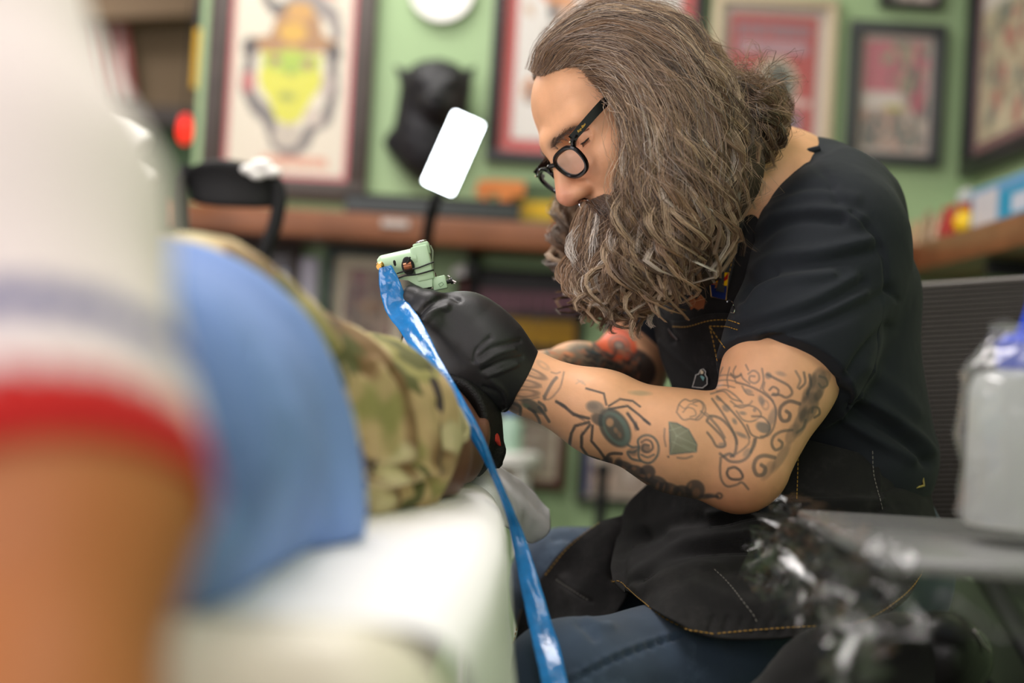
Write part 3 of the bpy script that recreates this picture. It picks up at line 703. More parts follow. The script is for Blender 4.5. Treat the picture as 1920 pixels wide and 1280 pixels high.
MB().box((XL - 0.012, YW + 0.06, q[2] + .14), (0.014, 0.09, 0.138)).build('black_panel', M_black, e, False)
for i, (px, py, lab) in enumerate([(205, 262, 'white dome lamp shade above the other beside the striped sleeve'), (222, 335, 'white dome lamp shade below the other beside the striped sleeve')]):
    q = on_plane_y(px, py, 2.6 + .35 * i); e = empty('arm_lamp', q, lab, 'lamp', 'pair of white lamp shades')
    axd = np.array([-.75, 0, .55]); MB().lathe(q + [.055, 0, -.02], axd, [(.034, 0), (.038, .004), (.03, .05), (.014, .09)], 24).build('shade', M_white, e)
    MB().tube([q + np.array([.055, 0, -.02]) + axd * .08, q + [-.08, .0, .06], q + [-.14 - .1 * i, .0, -.1], q + [-.14 - .1 * i, .0, -q[2] + .004]], .006, 8).build('arm', M_char, e)

def CH(px, py, dd=2.35): return W(px, py, dd)
e = empty('chair', np.r_[CH(430, 640)[:2], 0.0], 'black chair with curved back uprights standing behind the lying client', 'chair')
G = np.array([[CH(345, 322, 2.37), CH(375, 306, 2.35), CH(430, 304, 2.34), (CH(490, 318, 2.35)), CH(525, 338, 2.37)], [CH(352, 345, 2.38), CH(378, 340, 2.36), CH(430, 342, 2.35), CH(488, 350, 2.36), CH(522, 362, 2.38)], [CH(358, 376, 2.38), CH(382, 384, 2.36), CH(430, 386, 2.35), CH(486, 388, 2.36), CH(520, 388, 2.38)]])
sheet('backrest', crom(crom(G, 10).swapaxes(0, 1), 24).swapaxes(0, 1), M_blackm, e, 0.02)
MB().tube(crom([CH(356, 312, 2.38), CH(340, 345, 2.38), CH(338, 400, 2.38), CH(344, 470, 2.38), CH(348, 640, 2.4)], 24), 0.0125, 10).build('upright', M_blackm, e)
MB().tube(crom([CH(505, 326, 2.38), CH(524, 360, 2.38), CH(516, 420, 2.38), CH(492, 490, 2.38), CH(460, 640, 2.4)], 24), 0.0125, 10).build('upright', M_blackm, e)
zc = CH(400, 640, 2.5); MB().box((zc[0], zc[1], 0.48), (0.4, 0.4, 0.05), bev=0.02).build('seat', M_blackm, e)
for sx in (-1, 1):
    for sy in (-1, 1): MB().tube([(zc[0] + .17 * sx, zc[1] + .17 * sy, .46), (zc[0] + .19 * sx, zc[1] + .19 * sy, .002)], .012, 8).build('leg', M_blackm, e)
for sx, px in ((-1, 348), (1, 460)):
    u = CH(px, 640, 2.4); MB().tube([u, (zc[0] + .17 * sx, zc[1] - .19, .48)], .0125, 8).build('back_post', M_blackm, e)
# pale flower ornament on the chair top
e = empty('paper_flower', CH(490, 318, 2.30), 'crumpled white paper blossom hooked over the black chair', 'ornament')
for i, (x, y, r) in enumerate([(468, 318, .016), (492, 310, .02), (510, 322, .017), (482, 328, .014)]): MB().ball(CH(x, y, 2.30), (r, r * .6, r * .55), n=10).build('petal', M_white, e)
# ================================================================== treatment bed
ZB = CAM_H - 0.12
M_sheet = mat('white disposable sheet', (250, 247, 249), 0.8, bump=0.12, bscale=500)
M_vinyl = mat('cream vinyl', (226, 218, 200), 0.4, var=0.03, bump=0.05, bscale=400)
bed = empty('treatment_bed', (-0.45, 1.0, 0.0), 'padded treatment bed covered with a white disposable sheet', 'bed')
MB().box((-0.45, 1.17, ZB - 0.06), (0.82, 1.06, 0.10), bev=0.025).build('mattress', M_vinyl, bed)
MB().box((-0.45, 1.17, ZB - 0.145), (0.7, .96, 0.06), bev=0.01).build('frame', M_blackm, bed)
for sx in (-1, 1):
    for sy in (-1, 1): MB().tube([(-0.45 + .28 * sx, 1.17 + .4 * sy, ZB - .17), (-0.45 + .28 * sx, 1.17 + .4 * sy, .002)], .022, 12).build('leg', M_chrome, bed)
# sheet: top, rounded edge, hanging side
xs = [-0.88, -0.6, -0.3, -0.1, -0.04, -0.012, 0.0, 0.002, 0.0, -0.004]; zs = [0.0, 0.001, 0.002, 0.001, 0.0, -0.008, -0.03, -0.09, -0.2, -0.34]
rows = []
for y in (0.64, 0.70, 0.78, 0.9, 1.05, 1.2, 1.35, 1.5, 1.62, 1.72):
    rows.append([(x, y, ZB + z) for x, z in zip(xs, zs)])
G = crom(crom(np.array(rows), 110).swapaxes(0, 1), 120).swapaxes(0, 1)
n = grid_normals(G); hang = np.clip((ZB - 0.01 - G[..., 2]) / 0.12, 0, 1)
wr = 0.004 * np.clip(hashnoise(G, 9, 2), -1, 1) * (0.5 + hang) + hang * 0.012 * np.sin(G[..., 1] * 26 + 2 * hashnoise(G, 4, 8))
G = G + np.stack([wr * hang, 0 * wr, 0.5 * wr * (1 - hang) + 0.002], -1)
G[..., 0] += 0.018 * np.sin((G[..., 1] - .6) * 3.2) * np.clip((G[..., 0] + .3) / .3, 0, 1) - 0.012
sheet('sheet', G, M_sheet, bed, 0.001)
# paper fold standing over the far corner
R_ = [[(845, 884, 1.50), (880, 860, 1.52), (925, 872, 1.55), (962, 890, 1.58), (995, 915, 1.60), (1030, 955, 1.60)],
      [(860, 900, 1.47), (900, 880, 1.48), (938, 896, 1.52), (968, 915, 1.56), (1000, 945, 1.58), (1032, 975, 1.60)],
      [(890, 930, 1.44), (925, 912, 1.45), (952, 930, 1.49), (975, 950, 1.53), (1002, 975, 1.56), (1028, 996, 1.585)],
      [(905, 990, 1.43), (940, 985, 1.45), (962, 995, 1.49), (978, 1008, 1.53), (992, 1018, 1.56), (1004, 1016, 1.58)]]
G = patch_pts(R_, 40, 60); n = grid_normals(G); G = G + n * (0.003 * hashnoise(G, 28, 5))[..., None]
tag(sheet('paper_towel', G, mat('embossed paper towel', (252, 252, 254), 0.85, bump=0.35, bscale=600), None, 0.0012), 'embossed white paper towel folded over the far corner of the bed', 'paper towel')
# cream head rest of the bed in front of the camera
s = SDF(); s.cone(W(250, 1350, .60), W(640, 1360, .59), .042, .040, .02); s.cone(W(250, 1480, .60), W(640, 1480, .59), .042, .04, .05)
o = sdf_obj(s, 'headrest', M_vinyl, 0.006, bed, steps=1)

# ================================================================== heads
def head_frame(origin, fwd, up, left):
    A = np.array([left, fwd, up]); return lambda l, f, u: np.asarray(origin) + l * A[0] + f * A[1] + u * A[2], A
def add_head(s, H, A, ear=True):
    s.ell(H(0, -.081, .026), (.073, .093, .080), A, .02)
    s.ell(H(0, -.038, .042), (.060, .041, .042), A, .014)
    s.ell(H(0, -.045, -.035), (.062, .058, .078), A, .03)
    s.ell(H(0, -.022, -.098), (.034, .028, .024), A, .03)
    for q in (-1, 1):
        s.cone(H(q * .058, -.085, -.045), H(q * .02, -.025, -.1), .02, .017, .025)
        s.ell(H(q * .044, -.016, -.03), (.022, .02, .018), A, .025)
        s.cone(H(q * .005, .0115, .015), H(q * .046, -.008, .018), .0095, .008, .016)
        s.ell(H(q * .0135, .019, -.045), (.0085, .0115, .0085), A, .007)
    s.cone(H(0, .0115, .004), H(0, .032, -.040), .0075, .0105, .014)
    s.ell(H(0, .026, -.047), (.007, .010, .006), A, .006)
    s.ell(H(0, .006, -.072), (.024, .012, .012), A, .014)
    for q in (-1, 1): s.ell(H(q * .039, .008, .0), (.0215, .0205, .0118), A, .008, sub=True)
    for q in (-1, 1):
        s.ell(H(q * .034, -.0135, -.001), (.0135, .0135, .0115), A, .003)
        s.cone(H(q * .020, .0005, -.006), H(q * .047, -.008, -.004), .0022, .0016, .003)
        s.ell(H(q * .0075, .022, -.0545), (.004, .006, .0035), A, .003, sub=True)
    s.cone(H(-.02, .013, -.0765), H(.02, .013, -.0765), .0012, .0012, .004, sub=True)
    s.ell(H(0, .010, -.083), (.018, .009, .006), A, .008)
    if ear:
        for q in (-1, 1):
            s.ell(H(q * .078, -.095, -.008), (.008, .019, .031), A, .008); s.ell(H(q * .088, -.09, -.006), (.006, .010, .019), A, .006, sub=True)

# ================================================================== tattooing man: pose
FR = lambda r, u, f: _R * r + _U * u + _F * f
pt, yw = math.radians(33), math.radians(19)
f0 = FR(-math.cos(pt), -math.sin(pt), 0); up = FR(-math.sin(pt), math.cos(pt), 0); l0 = FR(0, 0, -1)
fwd = f0 * math.cos(yw) + l0 * math.sin(yw); lft = l0 * math.cos(yw) - f0 * math.sin(yw)
EYE = W(1085, 262, 1.485); ORG = EYE - lft * .033 + fwd * 0.0
H, HA = head_frame(ORG, fwd, up, lft)
M_skin = mat('skin', (255, 255, 255), 0.45, attr='Col', bump=0.10, bscale=700, var=0.07, vscale=60, sss=0.12, spec=0.4)

body = SDF(); add_head(body, H, HA)
NB = W(1462, 372, 1.64)
body.cone(H(0, -.115, -.05), NB, .056, .066, .03)
body.cone(H(0, -.075, -.075), W(1420, 420, 1.62), .045, .05, .03)
body.cone(NB, W(1545, 420, 1.545), .06, .05, .05).cone(NB, W(1360, 440, 1.78), .06, .05, .05)
sqd = (_F, 0.6)
body.cone(W(1500, 470, 1.67), W(1560, 900, 1.68), .075, .09, .04, sqd)
# near (left) arm
LA = dict(sh=W(1560, 440, 1.535), el=W(1388, 893, 1.43), wr=W(985, 717, 1.455))
body.cone(W(1555, 450, 1.535), W(1462, 705, 1.462), .052, .056, .03).cone(W(1462, 705, 1.462), W(1400, 862, 1.435), .057, .044, .02)
body.ell(W(1384, 880, 1.43), .034, None, .02).cone(W(1384, 908, 1.43), W(1376, 906, 1.43), .016, .015, .02)
body.cone(W(1382, 874, 1.43), W(1270, 832, 1.435), .042, .0465, .02).cone(W(1270, 832, 1.435), W(1130, 775, 1.445), .0455, .0405, .02).cone(W(1130, 775, 1.445), W(985, 716, 1.455), .0405, .0305, .02)
body.cone(W(1350, 800, 1.43), W(1240, 800, 1.435), .03, .028, .03)
body.cone(W(985, 716, 1.455), W(905, 665, 1.46), .0295, .031, .015)
# far (right) arm
body.cone(W(1330, 470, 1.84), W(1190, 665, 1.80), .05, .0445, .03).ell(W(1178, 700, 1.795), .041, None, .02)
body.cone(W(1178, 695, 1.795), W(1080, 705, 1.72), .042, .0375, .02).cone(W(1080, 705, 1.72), W(955, 715, 1.60), .0375, .029, .02)
body.cone(W(955, 715, 1.60), W(905, 705, 1.57), .028, .028, .015)

# ---- tattoo ink, drawn on the arms as they are in the photograph
SY = {'T': (930, 580, .34375, False), 'U': (1300, 670, .2343, False), 'F': (940, 660, .2344, False), 'R': (980, 560, .1458, True)}
INK = []
def ink(sy, pl, w, col, a=0.7, closed=False, smooth=True):
    ox, oy, k, far = SY[sy]; pl = [(ox + x * k, oy + y * k) for x, y in pl]
    if closed: pl = pl + pl[:1]
    if smooth and len(pl) > 2: pl = crom(np.array(pl, float), 6 * len(pl))
    INK.append(('l', np.asarray(pl, float), w * k, np.array(col, float), a, far))
def blob(sy, c, r, rot, col, a=0.7, ring=None):
    ox, oy, k, far = SY[sy]; INK.append(('e', np.array((ox + c[0] * k, oy + c[1] * k)), (r[0] * k, r[1] * k, math.radians(rot), ring), np.array(col, float), a, far))
def fill(sy, pl, col, a=.7):
    ox, oy, k, far = SY[sy]; INK.append(('p', np.array([(ox + x * k, oy + y * k) for x, y in pl]), 0, np.array(col, float), a, far))
K, KG, KL, KB = (62, 60, 60), (84, 92, 90), (122, 106, 94), (92, 84, 78)
# spider
for pl, w in (([(440, 395), (500, 430), (580, 500), (700, 530)], 19), ([(700, 560), (590, 590), (560, 650), (545, 740)], 18), ([(710, 580), (640, 670), (640, 760), (690, 830), (780, 860)], 16), ([(730, 590), (720, 710), (780, 780), (830, 850)], 16),
              ([(680, 290), (820, 330), (840, 420)], 10), ([(860, 430), (950, 375), (1050, 390), (1110, 435)], 10), ([(860, 455), (1010, 430), (1100, 500), (1185, 575)], 13), ([(1010, 490), (1060, 560), (1092, 615)], 18)): ink('F', pl, w, K, .8, smooth=False)
for c, r in (((490, 425), (40, 14)), ((620, 515), (60, 12)), ((548, 715), (12, 34)), ((645, 700), (12, 60)), ((1075, 590), (14, 34)), ((1160, 555), (40, 12))): blob('F', c, r, 35 if r[0] > r[1] else 0, K, .5)
blob('F', (750, 440), (74, 50), 15, (112, 106, 96), .7); blob('F', (735, 430), (40, 26), 15, KB, .35); blob('F', (785, 540), (72, 46), 25, (80, 76, 72), .75)
blob('F', (908, 605), (112, 172), -32, (66, 70, 68), .8); blob('F', (920, 612), (90, 150), -32, (104, 126, 116), .7); blob('F', (905, 605), (62, 118), -32, (90, 82, 74), .8); blob('F', (868, 562), (30, 34), 0, (206, 156, 116), .75); blob('F', (915, 625), (16, 24), -20, (176, 130, 100), .6); blob('F', (945, 660), (16, 26), -20, (170, 124, 96), .5)
# gem
fill('T', [(945, 615), (985, 620), (1050, 655), (1095, 735), (1092, 775), (950, 790)], (100, 116, 98), .75)
ink('T', [(945, 615), (985, 620), (1050, 655), (1095, 735), (1092, 775), (950, 790)], 4, KG, .7, True, False)
for pl in ([(985, 690), (945, 615)], [(985, 690), (1050, 655)], [(985, 690), (1095, 740)], [(985, 690), (950, 790)], [(1020, 740), (1092, 775)], [(960, 720), (1060, 770)], [(945, 660), (1010, 640)]): ink('T', pl, 3, (160, 164, 140), .5)
ink('T', [(920, 650), (918, 700), (926, 745)], 6, KL, .6); ink('T', [(990, 808), (1030, 812), (1070, 800)], 7, KL, .7); blob('T', (940, 803), (6, 6), 0, K, .6)
# blossoms
ink('T', [(985, 560), (1000, 515), (1030, 490), (1060, 500), (1090, 492), (1130, 510), (1142, 555), (1105, 600), (1060, 596), (1020, 600)], 5, KL, .7, True); ink('T', [(1020, 560), (1045, 535), (1080, 545), (1090, 575), (1060, 585)], 4, KL, .6); ink('T', [(1000, 520), (1030, 540), (1060, 515), (1095, 525)], 4, KL, .5); ink('T', [(1140, 560), (1180, 590)], 4, KL, .6)
ink('F', [(1100, 760), (1095, 700), (1150, 665), (1215, 680), (1255, 740), (1250, 820), (1200, 880), (1140, 880), (1100, 840)], 13, KG, .75, True)
ink('F', [(1120, 720), (1160, 700), (1200, 720), (1210, 770), (1170, 800), (1130, 780), (1140, 740), (1180, 745)], 12, KB, .75); blob('F', (1150, 770), (44, 36), 20, KB, .55); ink('F', [(1120, 820), (1170, 840), (1220, 820)], 11, KG, .65)
ink('F', [(1010, 740), (1050, 760), (1100, 760), (1060, 800), (1010, 800), (1040, 850), (1110, 870)], 14, KG, .75); blob('F', (1050, 800), (40, 30), 20, KB, .45)
# wrist
for c, r, rt in (((245, 165), (118, 32), 22), ((195, 250), (118, 30), 10), ((185, 328), (112, 32), 1)):
    blob('F', c, r, rt, K, .75, .72); blob('F', (c[0] + 10, c[1] + 4), (r[0] * .8, r[1] * .35), rt, (170, 136, 112), .45)
ink('F', [(50, 370), (180, 385), (300, 360)], 9, KL, .6); ink('F', [(440, 205), (410, 240), (375, 300), (350, 350), (345, 370)], 22, (96, 90, 86), .7); ink('F', [(500, 160), (488, 220), (465, 290), (400, 365), (355, 378), (335, 350)], 8, KL, .65); ink('F', [(400, 160), (440, 170), (470, 160)], 9, KL, .5)
blob('F', (335, 105), (60, 24), 35, (160, 136, 116), .6, .6); blob('F', (110, 190), (22, 14), 0, (240, 176, 90), .55); ink('F', [(70, 240), (110, 215), (180, 225)], 9, K, .5)
blob('F', (100, 440), (62, 54), 20, (92, 88, 86), .65); blob('F', (105, 450), (40, 32), 20, (140, 122, 110), .5); blob('F', (250, 430), (110, 40), 30, (74, 78, 74), .75); blob('F', (200, 430), (40, 18), 20, (92, 110, 92), .6)
for pl in ([(300, 440), (340, 490), (382, 555)], [(255, 470), (290, 520), (308, 565)], [(300, 400), (340, 430), (355, 465)], [(220, 450), (270, 480)], [(80, 400), (150, 440), (150, 500)]): ink('F', pl, 18, (74, 76, 74), .75)
ink('F', [(180, 555), (240, 570), (290, 590), (320, 635)], 18, (112, 102, 104), .7); ink('F', [(335, 650), (400, 680), (460, 720), (530, 775)], 34, (104, 120, 126), .75)
for pl in ([(600, 250), (640, 230), (670, 260)], [(610, 220), (650, 250)]): ink('F', pl, 9, (170, 146, 124), .5)
blob('T', (785, 456), (58, 13), 3, (150, 142, 112), .55)
# dark figure along the underside
ink('F', [(845, 880), (850, 830), (890, 810), (960, 812)], 20, K, .75)
for c, r, rt in (((840, 890), (44, 62), 30), ((930, 920), (36, 72), 10), ((990, 900), (70, 26), 20), ((1070, 965), (80, 60), 10), ((1170, 960), (62, 60), 0), ((1010, 1010), (90, 36), 25), ((1190, 1050), (110, 50), 20)): blob('F', c, r, rt, (70, 68, 70), .75)
for c, r, rt in (((880, 955), (62, 46), 25), ((945, 990), (80, 44), 18), ((1020, 1000), (52, 40), 20), ((1085, 985), (54, 56), 10), ((1150, 1018), (42, 14), -6)): blob('T', c, r, rt, (76, 72, 72), .72)
for c, r in (((960, 950), (22, 40)), ((1060, 930), (20, 16)), ((1130, 990), (24, 14)), ((1090, 1010), (40, 8)), ((1180, 990), (14, 20)), ((1150, 1045), (40, 8)), ((900, 950), (8, 60))): blob('F', c, r, 15, (182, 132, 102), .6)
for c, r in (((880, 965), (10, 24)), ((955, 990), (8, 28)), ((915, 975), (6, 24)), ((1092, 1000), (20, 26)), ((1000, 1010), (10, 18)), ((1060, 960), (8, 16))): blob('T', c, r, 15, (176, 128, 100), .6)
ink('T', [(1150, 1018), (1210, 1020)], 10, (84, 78, 76), .75); blob('T', (1217, 1016), (20, 18), 0, K, .7, .45)
# upper arm: shaded tentacles, then lines
for c, r, rt, al in (((985, 230), (70, 150), 15, .5), ((920, 400), (74, 130), 20, .5), ((860, 520), (52, 120), 22, .45), ((790, 610), (44, 90), 25, .35), ((700, 800), (36, 130), 32, .4), ((600, 900), (40, 90), 32, .3), ((1040, 180), (50, 90), 30, .35)): blob('U', c, r, rt, (96, 84, 78), al)
for c, r, rt in (((960, 190), (24, 60), 10), ((1000, 300), (30, 50), 30), ((900, 300), (26, 60), 15), ((880, 450), (22, 60), 20), ((940, 420), (20, 40), 40)): blob('U', c, r, rt, (62, 58, 58), .4)
for pl, w, col in (([(850, 370), (770, 350), (705, 390), (690, 455), (715, 505), (760, 500), (772, 455), (745, 430)], 24, (80, 74, 72)), ([(790, 580), (705, 592), (645, 630), (628, 690), (655, 738), (700, 722), (712, 685), (685, 660)], 18, KB), ([(650, 800), (565, 785), (505, 812), (484, 880), (512, 940), (565, 930), (575, 885), (545, 860)], 26, (88, 80, 76)),
                   ([(950, 440), (960, 400), (1000, 405), (1010, 450), (970, 480)], 14, KB), ([(900, 500), (880, 560), (830, 600)], 16, KB), ([(1010, 150), (1060, 170), (1070, 220), (1030, 240), (1005, 210)], 14, KB), ([(930, 140), (940, 220), (910, 290)], 18, (74, 70, 70)), ([(820, 110), (855, 180), (835, 240)], 14, KL), ([(885, 120), (895, 200), (850, 250)], 14, KB),
                   ([(550, 90), (562, 180), (540, 250)], 10, KL), ([(440, 130), (480, 105), (520, 130), (525, 180), (490, 205), (450, 185), (455, 150), (490, 150)], 10, KL), ([(590, 135), (670, 175), (760, 225), (790, 285), (745, 320), (695, 300), (640, 292)], 15, KB), ([(610, 260), (640, 235), (680, 260), (670, 300), (630, 300)], 12, KB), ([(570, 200), (560, 260), (600, 300), (640, 350)], 9, KL),
                   ([(350, 200), (450, 230), (560, 285), (640, 360), (662, 450), (642, 560), (600, 620), (540, 632)], 11, KB), ([(330, 390), (420, 382), (500, 402), (542, 460), (480, 508), (400, 500), (345, 430)], 9, KL), ([(430, 540), (470, 620), (560, 640), (615, 560), (560, 480), (470, 470)], 10, KB),
                   ([(150, 330), (230, 440), (290, 540), (340, 640), (350, 690)], 12, KB), ([(190, 310), (300, 420), (400, 540), (450, 640)], 11, KB), ([(110, 500), (140, 468), (220, 490), (300, 570), (342, 660), (335, 760), (300, 792)], 17, KB), ([(110, 512), (180, 580), (240, 650), (252, 708), (190, 712), (150, 650), (112, 600)], 14, KB), ([(140, 490), (200, 560), (250, 640)], 16, (110, 98, 90)),
                   ([(215, 770), (250, 800), (300, 832), (380, 830), (440, 790), (472, 720), (490, 655)], 18, KB), ([(330, 780), (390, 740), (442, 690), (446, 650)], 10, KL), ([(240, 790), (290, 770), (320, 790)], 18, (84, 80, 78)), ([(220, 800), (214, 900), (226, 980), (270, 1030), (340, 1020), (390, 1000), (440, 1052)], 13, KB), ([(190, 270), (260, 258), (330, 300), (392, 362)], 10, KL), ([(300, 350), (370, 400), (440, 380), (470, 350)], 9, KL),
                   ([(140, 290), (240, 270), (310, 330), (380, 350)], 9, KL), ([(380, 130), (400, 170), (450, 210)], 9, KL), ([(300, 130), (330, 160), (380, 140)], 12, KB), ([(420, 60), (440, 100)], 9, KL), ([(390, 230), (430, 290), (480, 300)], 9, KL), ([(0, 360), (50, 350), (80, 390), (60, 450), (20, 490)], 10, KL), ([(60, 430), (110, 470)], 9, KL), ([(460, 760), (490, 700), (500, 650)], 16, KB), ([(180, 150), (260, 140), (350, 150)], 7, KL), ([(170, 190), (260, 180), (340, 190)], 7, KL), ([(160, 230), (250, 222), (330, 240)], 7, KL), ([(235, 80), (200, 160), (180, 250)], 7, KL), ([(290, 80), (270, 170), (280, 240)], 7, KL), ([(340, 70), (320, 120), (340, 200)], 7, KL)): ink('U', pl, w, col, .66)
ink('U', [(280, 890), (330, 878), (372, 905), (395, 950), (370, 975), (300, 970), (270, 930)], 15, K, .72, True)
for c, r, rt, al in (((560, 560), (62, 42), 25, .65), ((262, 405), (34, 26), 40, .5), ((330, 510), (26, 16), 60, .55), ((385, 620), (50, 16), 25, .55), ((440, 270), (34, 18), 20, .45), ((545, 345), (22, 40), -20, .55), ((600, 145), (26, 26), 0, .5), ((700, 130), (40, 18), 15, .35), ((395, 445), (28, 14), 10, .5), ((490, 420), (14, 16), 0, .5), ((630, 480), (30, 80), 20, .4), ((230, 700), (30, 20), 0, .45), ((200, 330), (26, 16), 30, .4), ((430, 760), (40, 26), -50, .35)): blob('U', c, r, rt, (92, 94, 94), al)
blob('U', (575, 380), (30, 40), -15, KL, .6, .72)
blob('U', (545, 500), (40, 18), 10, (236, 190, 160), .5)
# far arm: orange disc with rings over dark flowing pattern
blob('R', (1300, 900), (420, 300), 10, (52, 48, 48), .8); blob('R', (900, 800), (330, 170), 25, (86, 86, 80), .7); blob('R', (560, 760), (330, 110), 8, (140, 122, 100), .55); blob('R', (700, 620), (150, 70), -10, (130, 134, 124), .45)
blob('R', (1190, 570), (290, 215), 30, (212, 92, 58), .9)
for r in (1., .82, .66): blob('R', (1200, 575), (280 * r, 205 * r), 30, (186, 76, 48), .5, .94)
blob('R', (1240, 590), (140, 116), 25, (84, 84, 78), .85, .8); blob('R', (1240, 600), (84, 66), 25, (60, 62, 60), .9); blob('R', (1240, 598), (60, 44), 20, (150, 130, 114), .85)
blob('R', (985, 370), (80, 62), -30, (132, 130, 122), .75); ink('R', [(870, 440), (890, 540), (960, 620), (1040, 690), (1160, 730)], 26, (84, 100, 100), .8); ink('R', [(690, 520), (780, 530), (860, 540)], 14, (130, 100, 90), .6); ink('R', [(720, 480), (860, 470)], 10, (150, 120, 104), .5)
blob('R', (590, 715), (80, 36), 12, (226, 140, 96), .75)
g = np.random.default_rng(5)
for i in range(90):
    x, y = 300 + 1150 * g.random(), 640 + 420 * g.random(); L_ = 50 + 110 * g.random(); ph = g.random() * 3
    ink('R', [(x, y), (x + L_ * .5, y + 40 * math.sin(ph)), (x + L_ * .8, y + 70 * math.cos(ph * 2))], 12 + 16 * g.random(), [(46, 48, 50), (76, 100, 104), (196, 120, 84), (56, 52, 50), (50, 50, 52), (150, 120, 100)][g.integers(6)], .6)
SKIN_L = np.array((222, 168, 128), float)
def skin_cols(V):
    x, y, d = proj(V); c = np.tile(SKIN_L, (len(V), 1))
    red = lambda cc, r, col, a: c.__setitem__(slice(None), c + (np.array(col, float) - c) * (a * np.exp(-(np.linalg.norm(V - cc, axis=1) / r) ** 2))[:, None])
    red(H(0, .034, -.042), .016, (214, 140, 118), .8); red(H(.03, -.0, -.03), .025, (226, 160, 130), .5); red(LA['el'] - _U * .03, .045, (206, 128, 92), .8); red(H(0, .016, -.076), .014, (190, 110, 100), .9)
    red(H(.033, .0, .0), .012, (196, 140, 112), .5)  # eye socket shade painted into the skin colour
    # brows
    for q in (-1, 1):
        for t in np.linspace(0, 1, 9): red(H(q * (.012 + .034 * t), .020 - .014 * t * t, .0115 + .003 * math.sin(3 * t)), .0045, (120, 92, 70), .5)
    sel_ = np.nonzero((y > 560) & (x > 930) & (x < 1640))[0]; call = c; x, y, d = x[sel_], y[sel_], d[sel_]; c = c[sel_]; far = d > 1.6; nearm = ~far
    for kind, a, b, col, al, isfar in INK:
        m = far if isfar else nearm
        if kind == 'l':
            m = m & (x > a[:, 0].min() - 8) & (x < a[:, 0].max() + 8) & (y > a[:, 1].min() - 8) & (y < a[:, 1].max() + 8)
            if not m.any(): continue
            ds = seg_dist(x[m], y[m], a); w = np.clip(1.0 - (ds - b * .5 + .6) / 2.4, 0, 1) * al
        elif kind == 'e':
            rx, ry, rt, ring = b; m = m & (np.abs(x - a[0]) < max(rx, ry) + 4) & (np.abs(y - a[1]) < max(rx, ry) + 4)
            if not m.any(): continue
            u, v = x[m] - a[0], y[m] - a[1]; uu = u * math.cos(rt) + v * math.sin(rt); vv = -u * math.sin(rt) + v * math.cos(rt); r = np.hypot(uu / rx, vv / ry)
            e_ = min(.9, 4.0 / min(rx, ry)); w = np.clip((1 - r) / e_ + .5, 0, 1) * al
            if ring: w = w * np.clip((r - ring) / e_ + .5, 0, 1)
        else:
            ins = np.zeros(len(x), bool)
            for i in range(len(a)):
                (x1, y1), (x2, y2) = a[i], a[(i + 1) % len(a)]
                if y1 != y2: ins ^= ((y1 > y) != (y2 > y)) & (x < (x2 - x1) * (y - y1) / (y2 - y1) + x1)
            m = m & ins
            if not m.any(): continue
            w = np.full(m.sum(), al)
        c[m] = c[m] + (col - c[m]) * w[:, None]
    call[sel_] = c; c = call
    return srgb_arr(c)
def near_arm(co):
    x, y, d = proj(co); return (y > 600) & (x > 935) & (x < 1600) & (d < 1.53) | (y > 570) & (x > 935) & (x < 1250) & (d > 1.55)
def near_side(co):
    x, y, d = proj(co); return (y > 640) & (x > 935) & (x < 1600) & (d < 1.462)
def face(co):
    q = (co - ORG) @ HA.T; return (q[:, 1] > -.045) & (q[:, 2] > -.11) & (q[:, 2] < .08) & (q[:, 0] > -.05)
person = sdf_obj(body, 'person', M_skin, 0.0045, refine=[lambda c: near_arm(c) | face(c), lambda c: near_side(c) | face(c)], colfn=skin_cols,
                 )
tag(person, 'long-haired bearded man in glasses and black clothes bent over tattooing', 'person')

# ================================================================== his clothes
M_shirt = mat('black cotton jersey', (29, 33, 39), 0.85, var=0.08, vscale=30, bump=0.15, bscale=1400, sheen=0.04, spec=.3)
M_denim = mat('black denim', (24, 23, 24), 0.85, var=0.18, vscale=50, weave=0.25, wscale=2600, bump=0.2, bscale=900, sheen=0.03, spec=.3, wear=((50, 48, 48), 16))
M_jeans = mat('blue denim', (46, 62, 82), 0.85, var=0.22, vscale=22, weave=0.25, wscale=2600, bump=0.2, bscale=900, wear=((92, 112, 134), 9), sheen=0.15)
M_gold = mat('gold thread', (176, 134, 52), 0.6)
M_greyth = mat('grey thread', (120, 116, 110), 0.7)
C5 = lambda pl: [(1320 + x * .3125, 250 + y * .3125) for x, y in pl]
C6 = lambda pl: [(1320 + x * .3125, 600 + y * .3125) for x, y in pl]
shirt = SDF()
sq = (_F, 0.56)
shirt.cone(W(1512, 440, 1.665), W(1548, 560, 1.675), .086, .094, .03, sq).cone(W(1548, 560, 1.675), W(1542, 720, 1.68), .094, .100, .03, sq).cone(W(1542, 720, 1.68), W(1575, 850, 1.68), .100, .104, .03, sq)
shirt.cone(W(1450, 560, 1.66), W(1430, 700, 1.66), .075, .085, .05, sq)
shirt.cone(W(1465, 372, 1.64), W(1560, 400, 1.60), .052, .072, .04).cone(W(1465, 372, 1.64), W(1370, 430, 1.78), .06, .07, .04)
shirt.cone(W(1540, 330, 1.64), W(1590, 400, 1.64), .028, .05, .05)
shirt.cone(W(1563, 455, 1.53), W(1500, 640, 1.475), .080, .073, .03).cone(W(1500, 640, 1.475), W(1455, 742, 1.452), .0735, .0715, .02)
shirt.cone(W(1330, 470, 1.84), W(1172, 650, 1.80), .066, .056, .03)
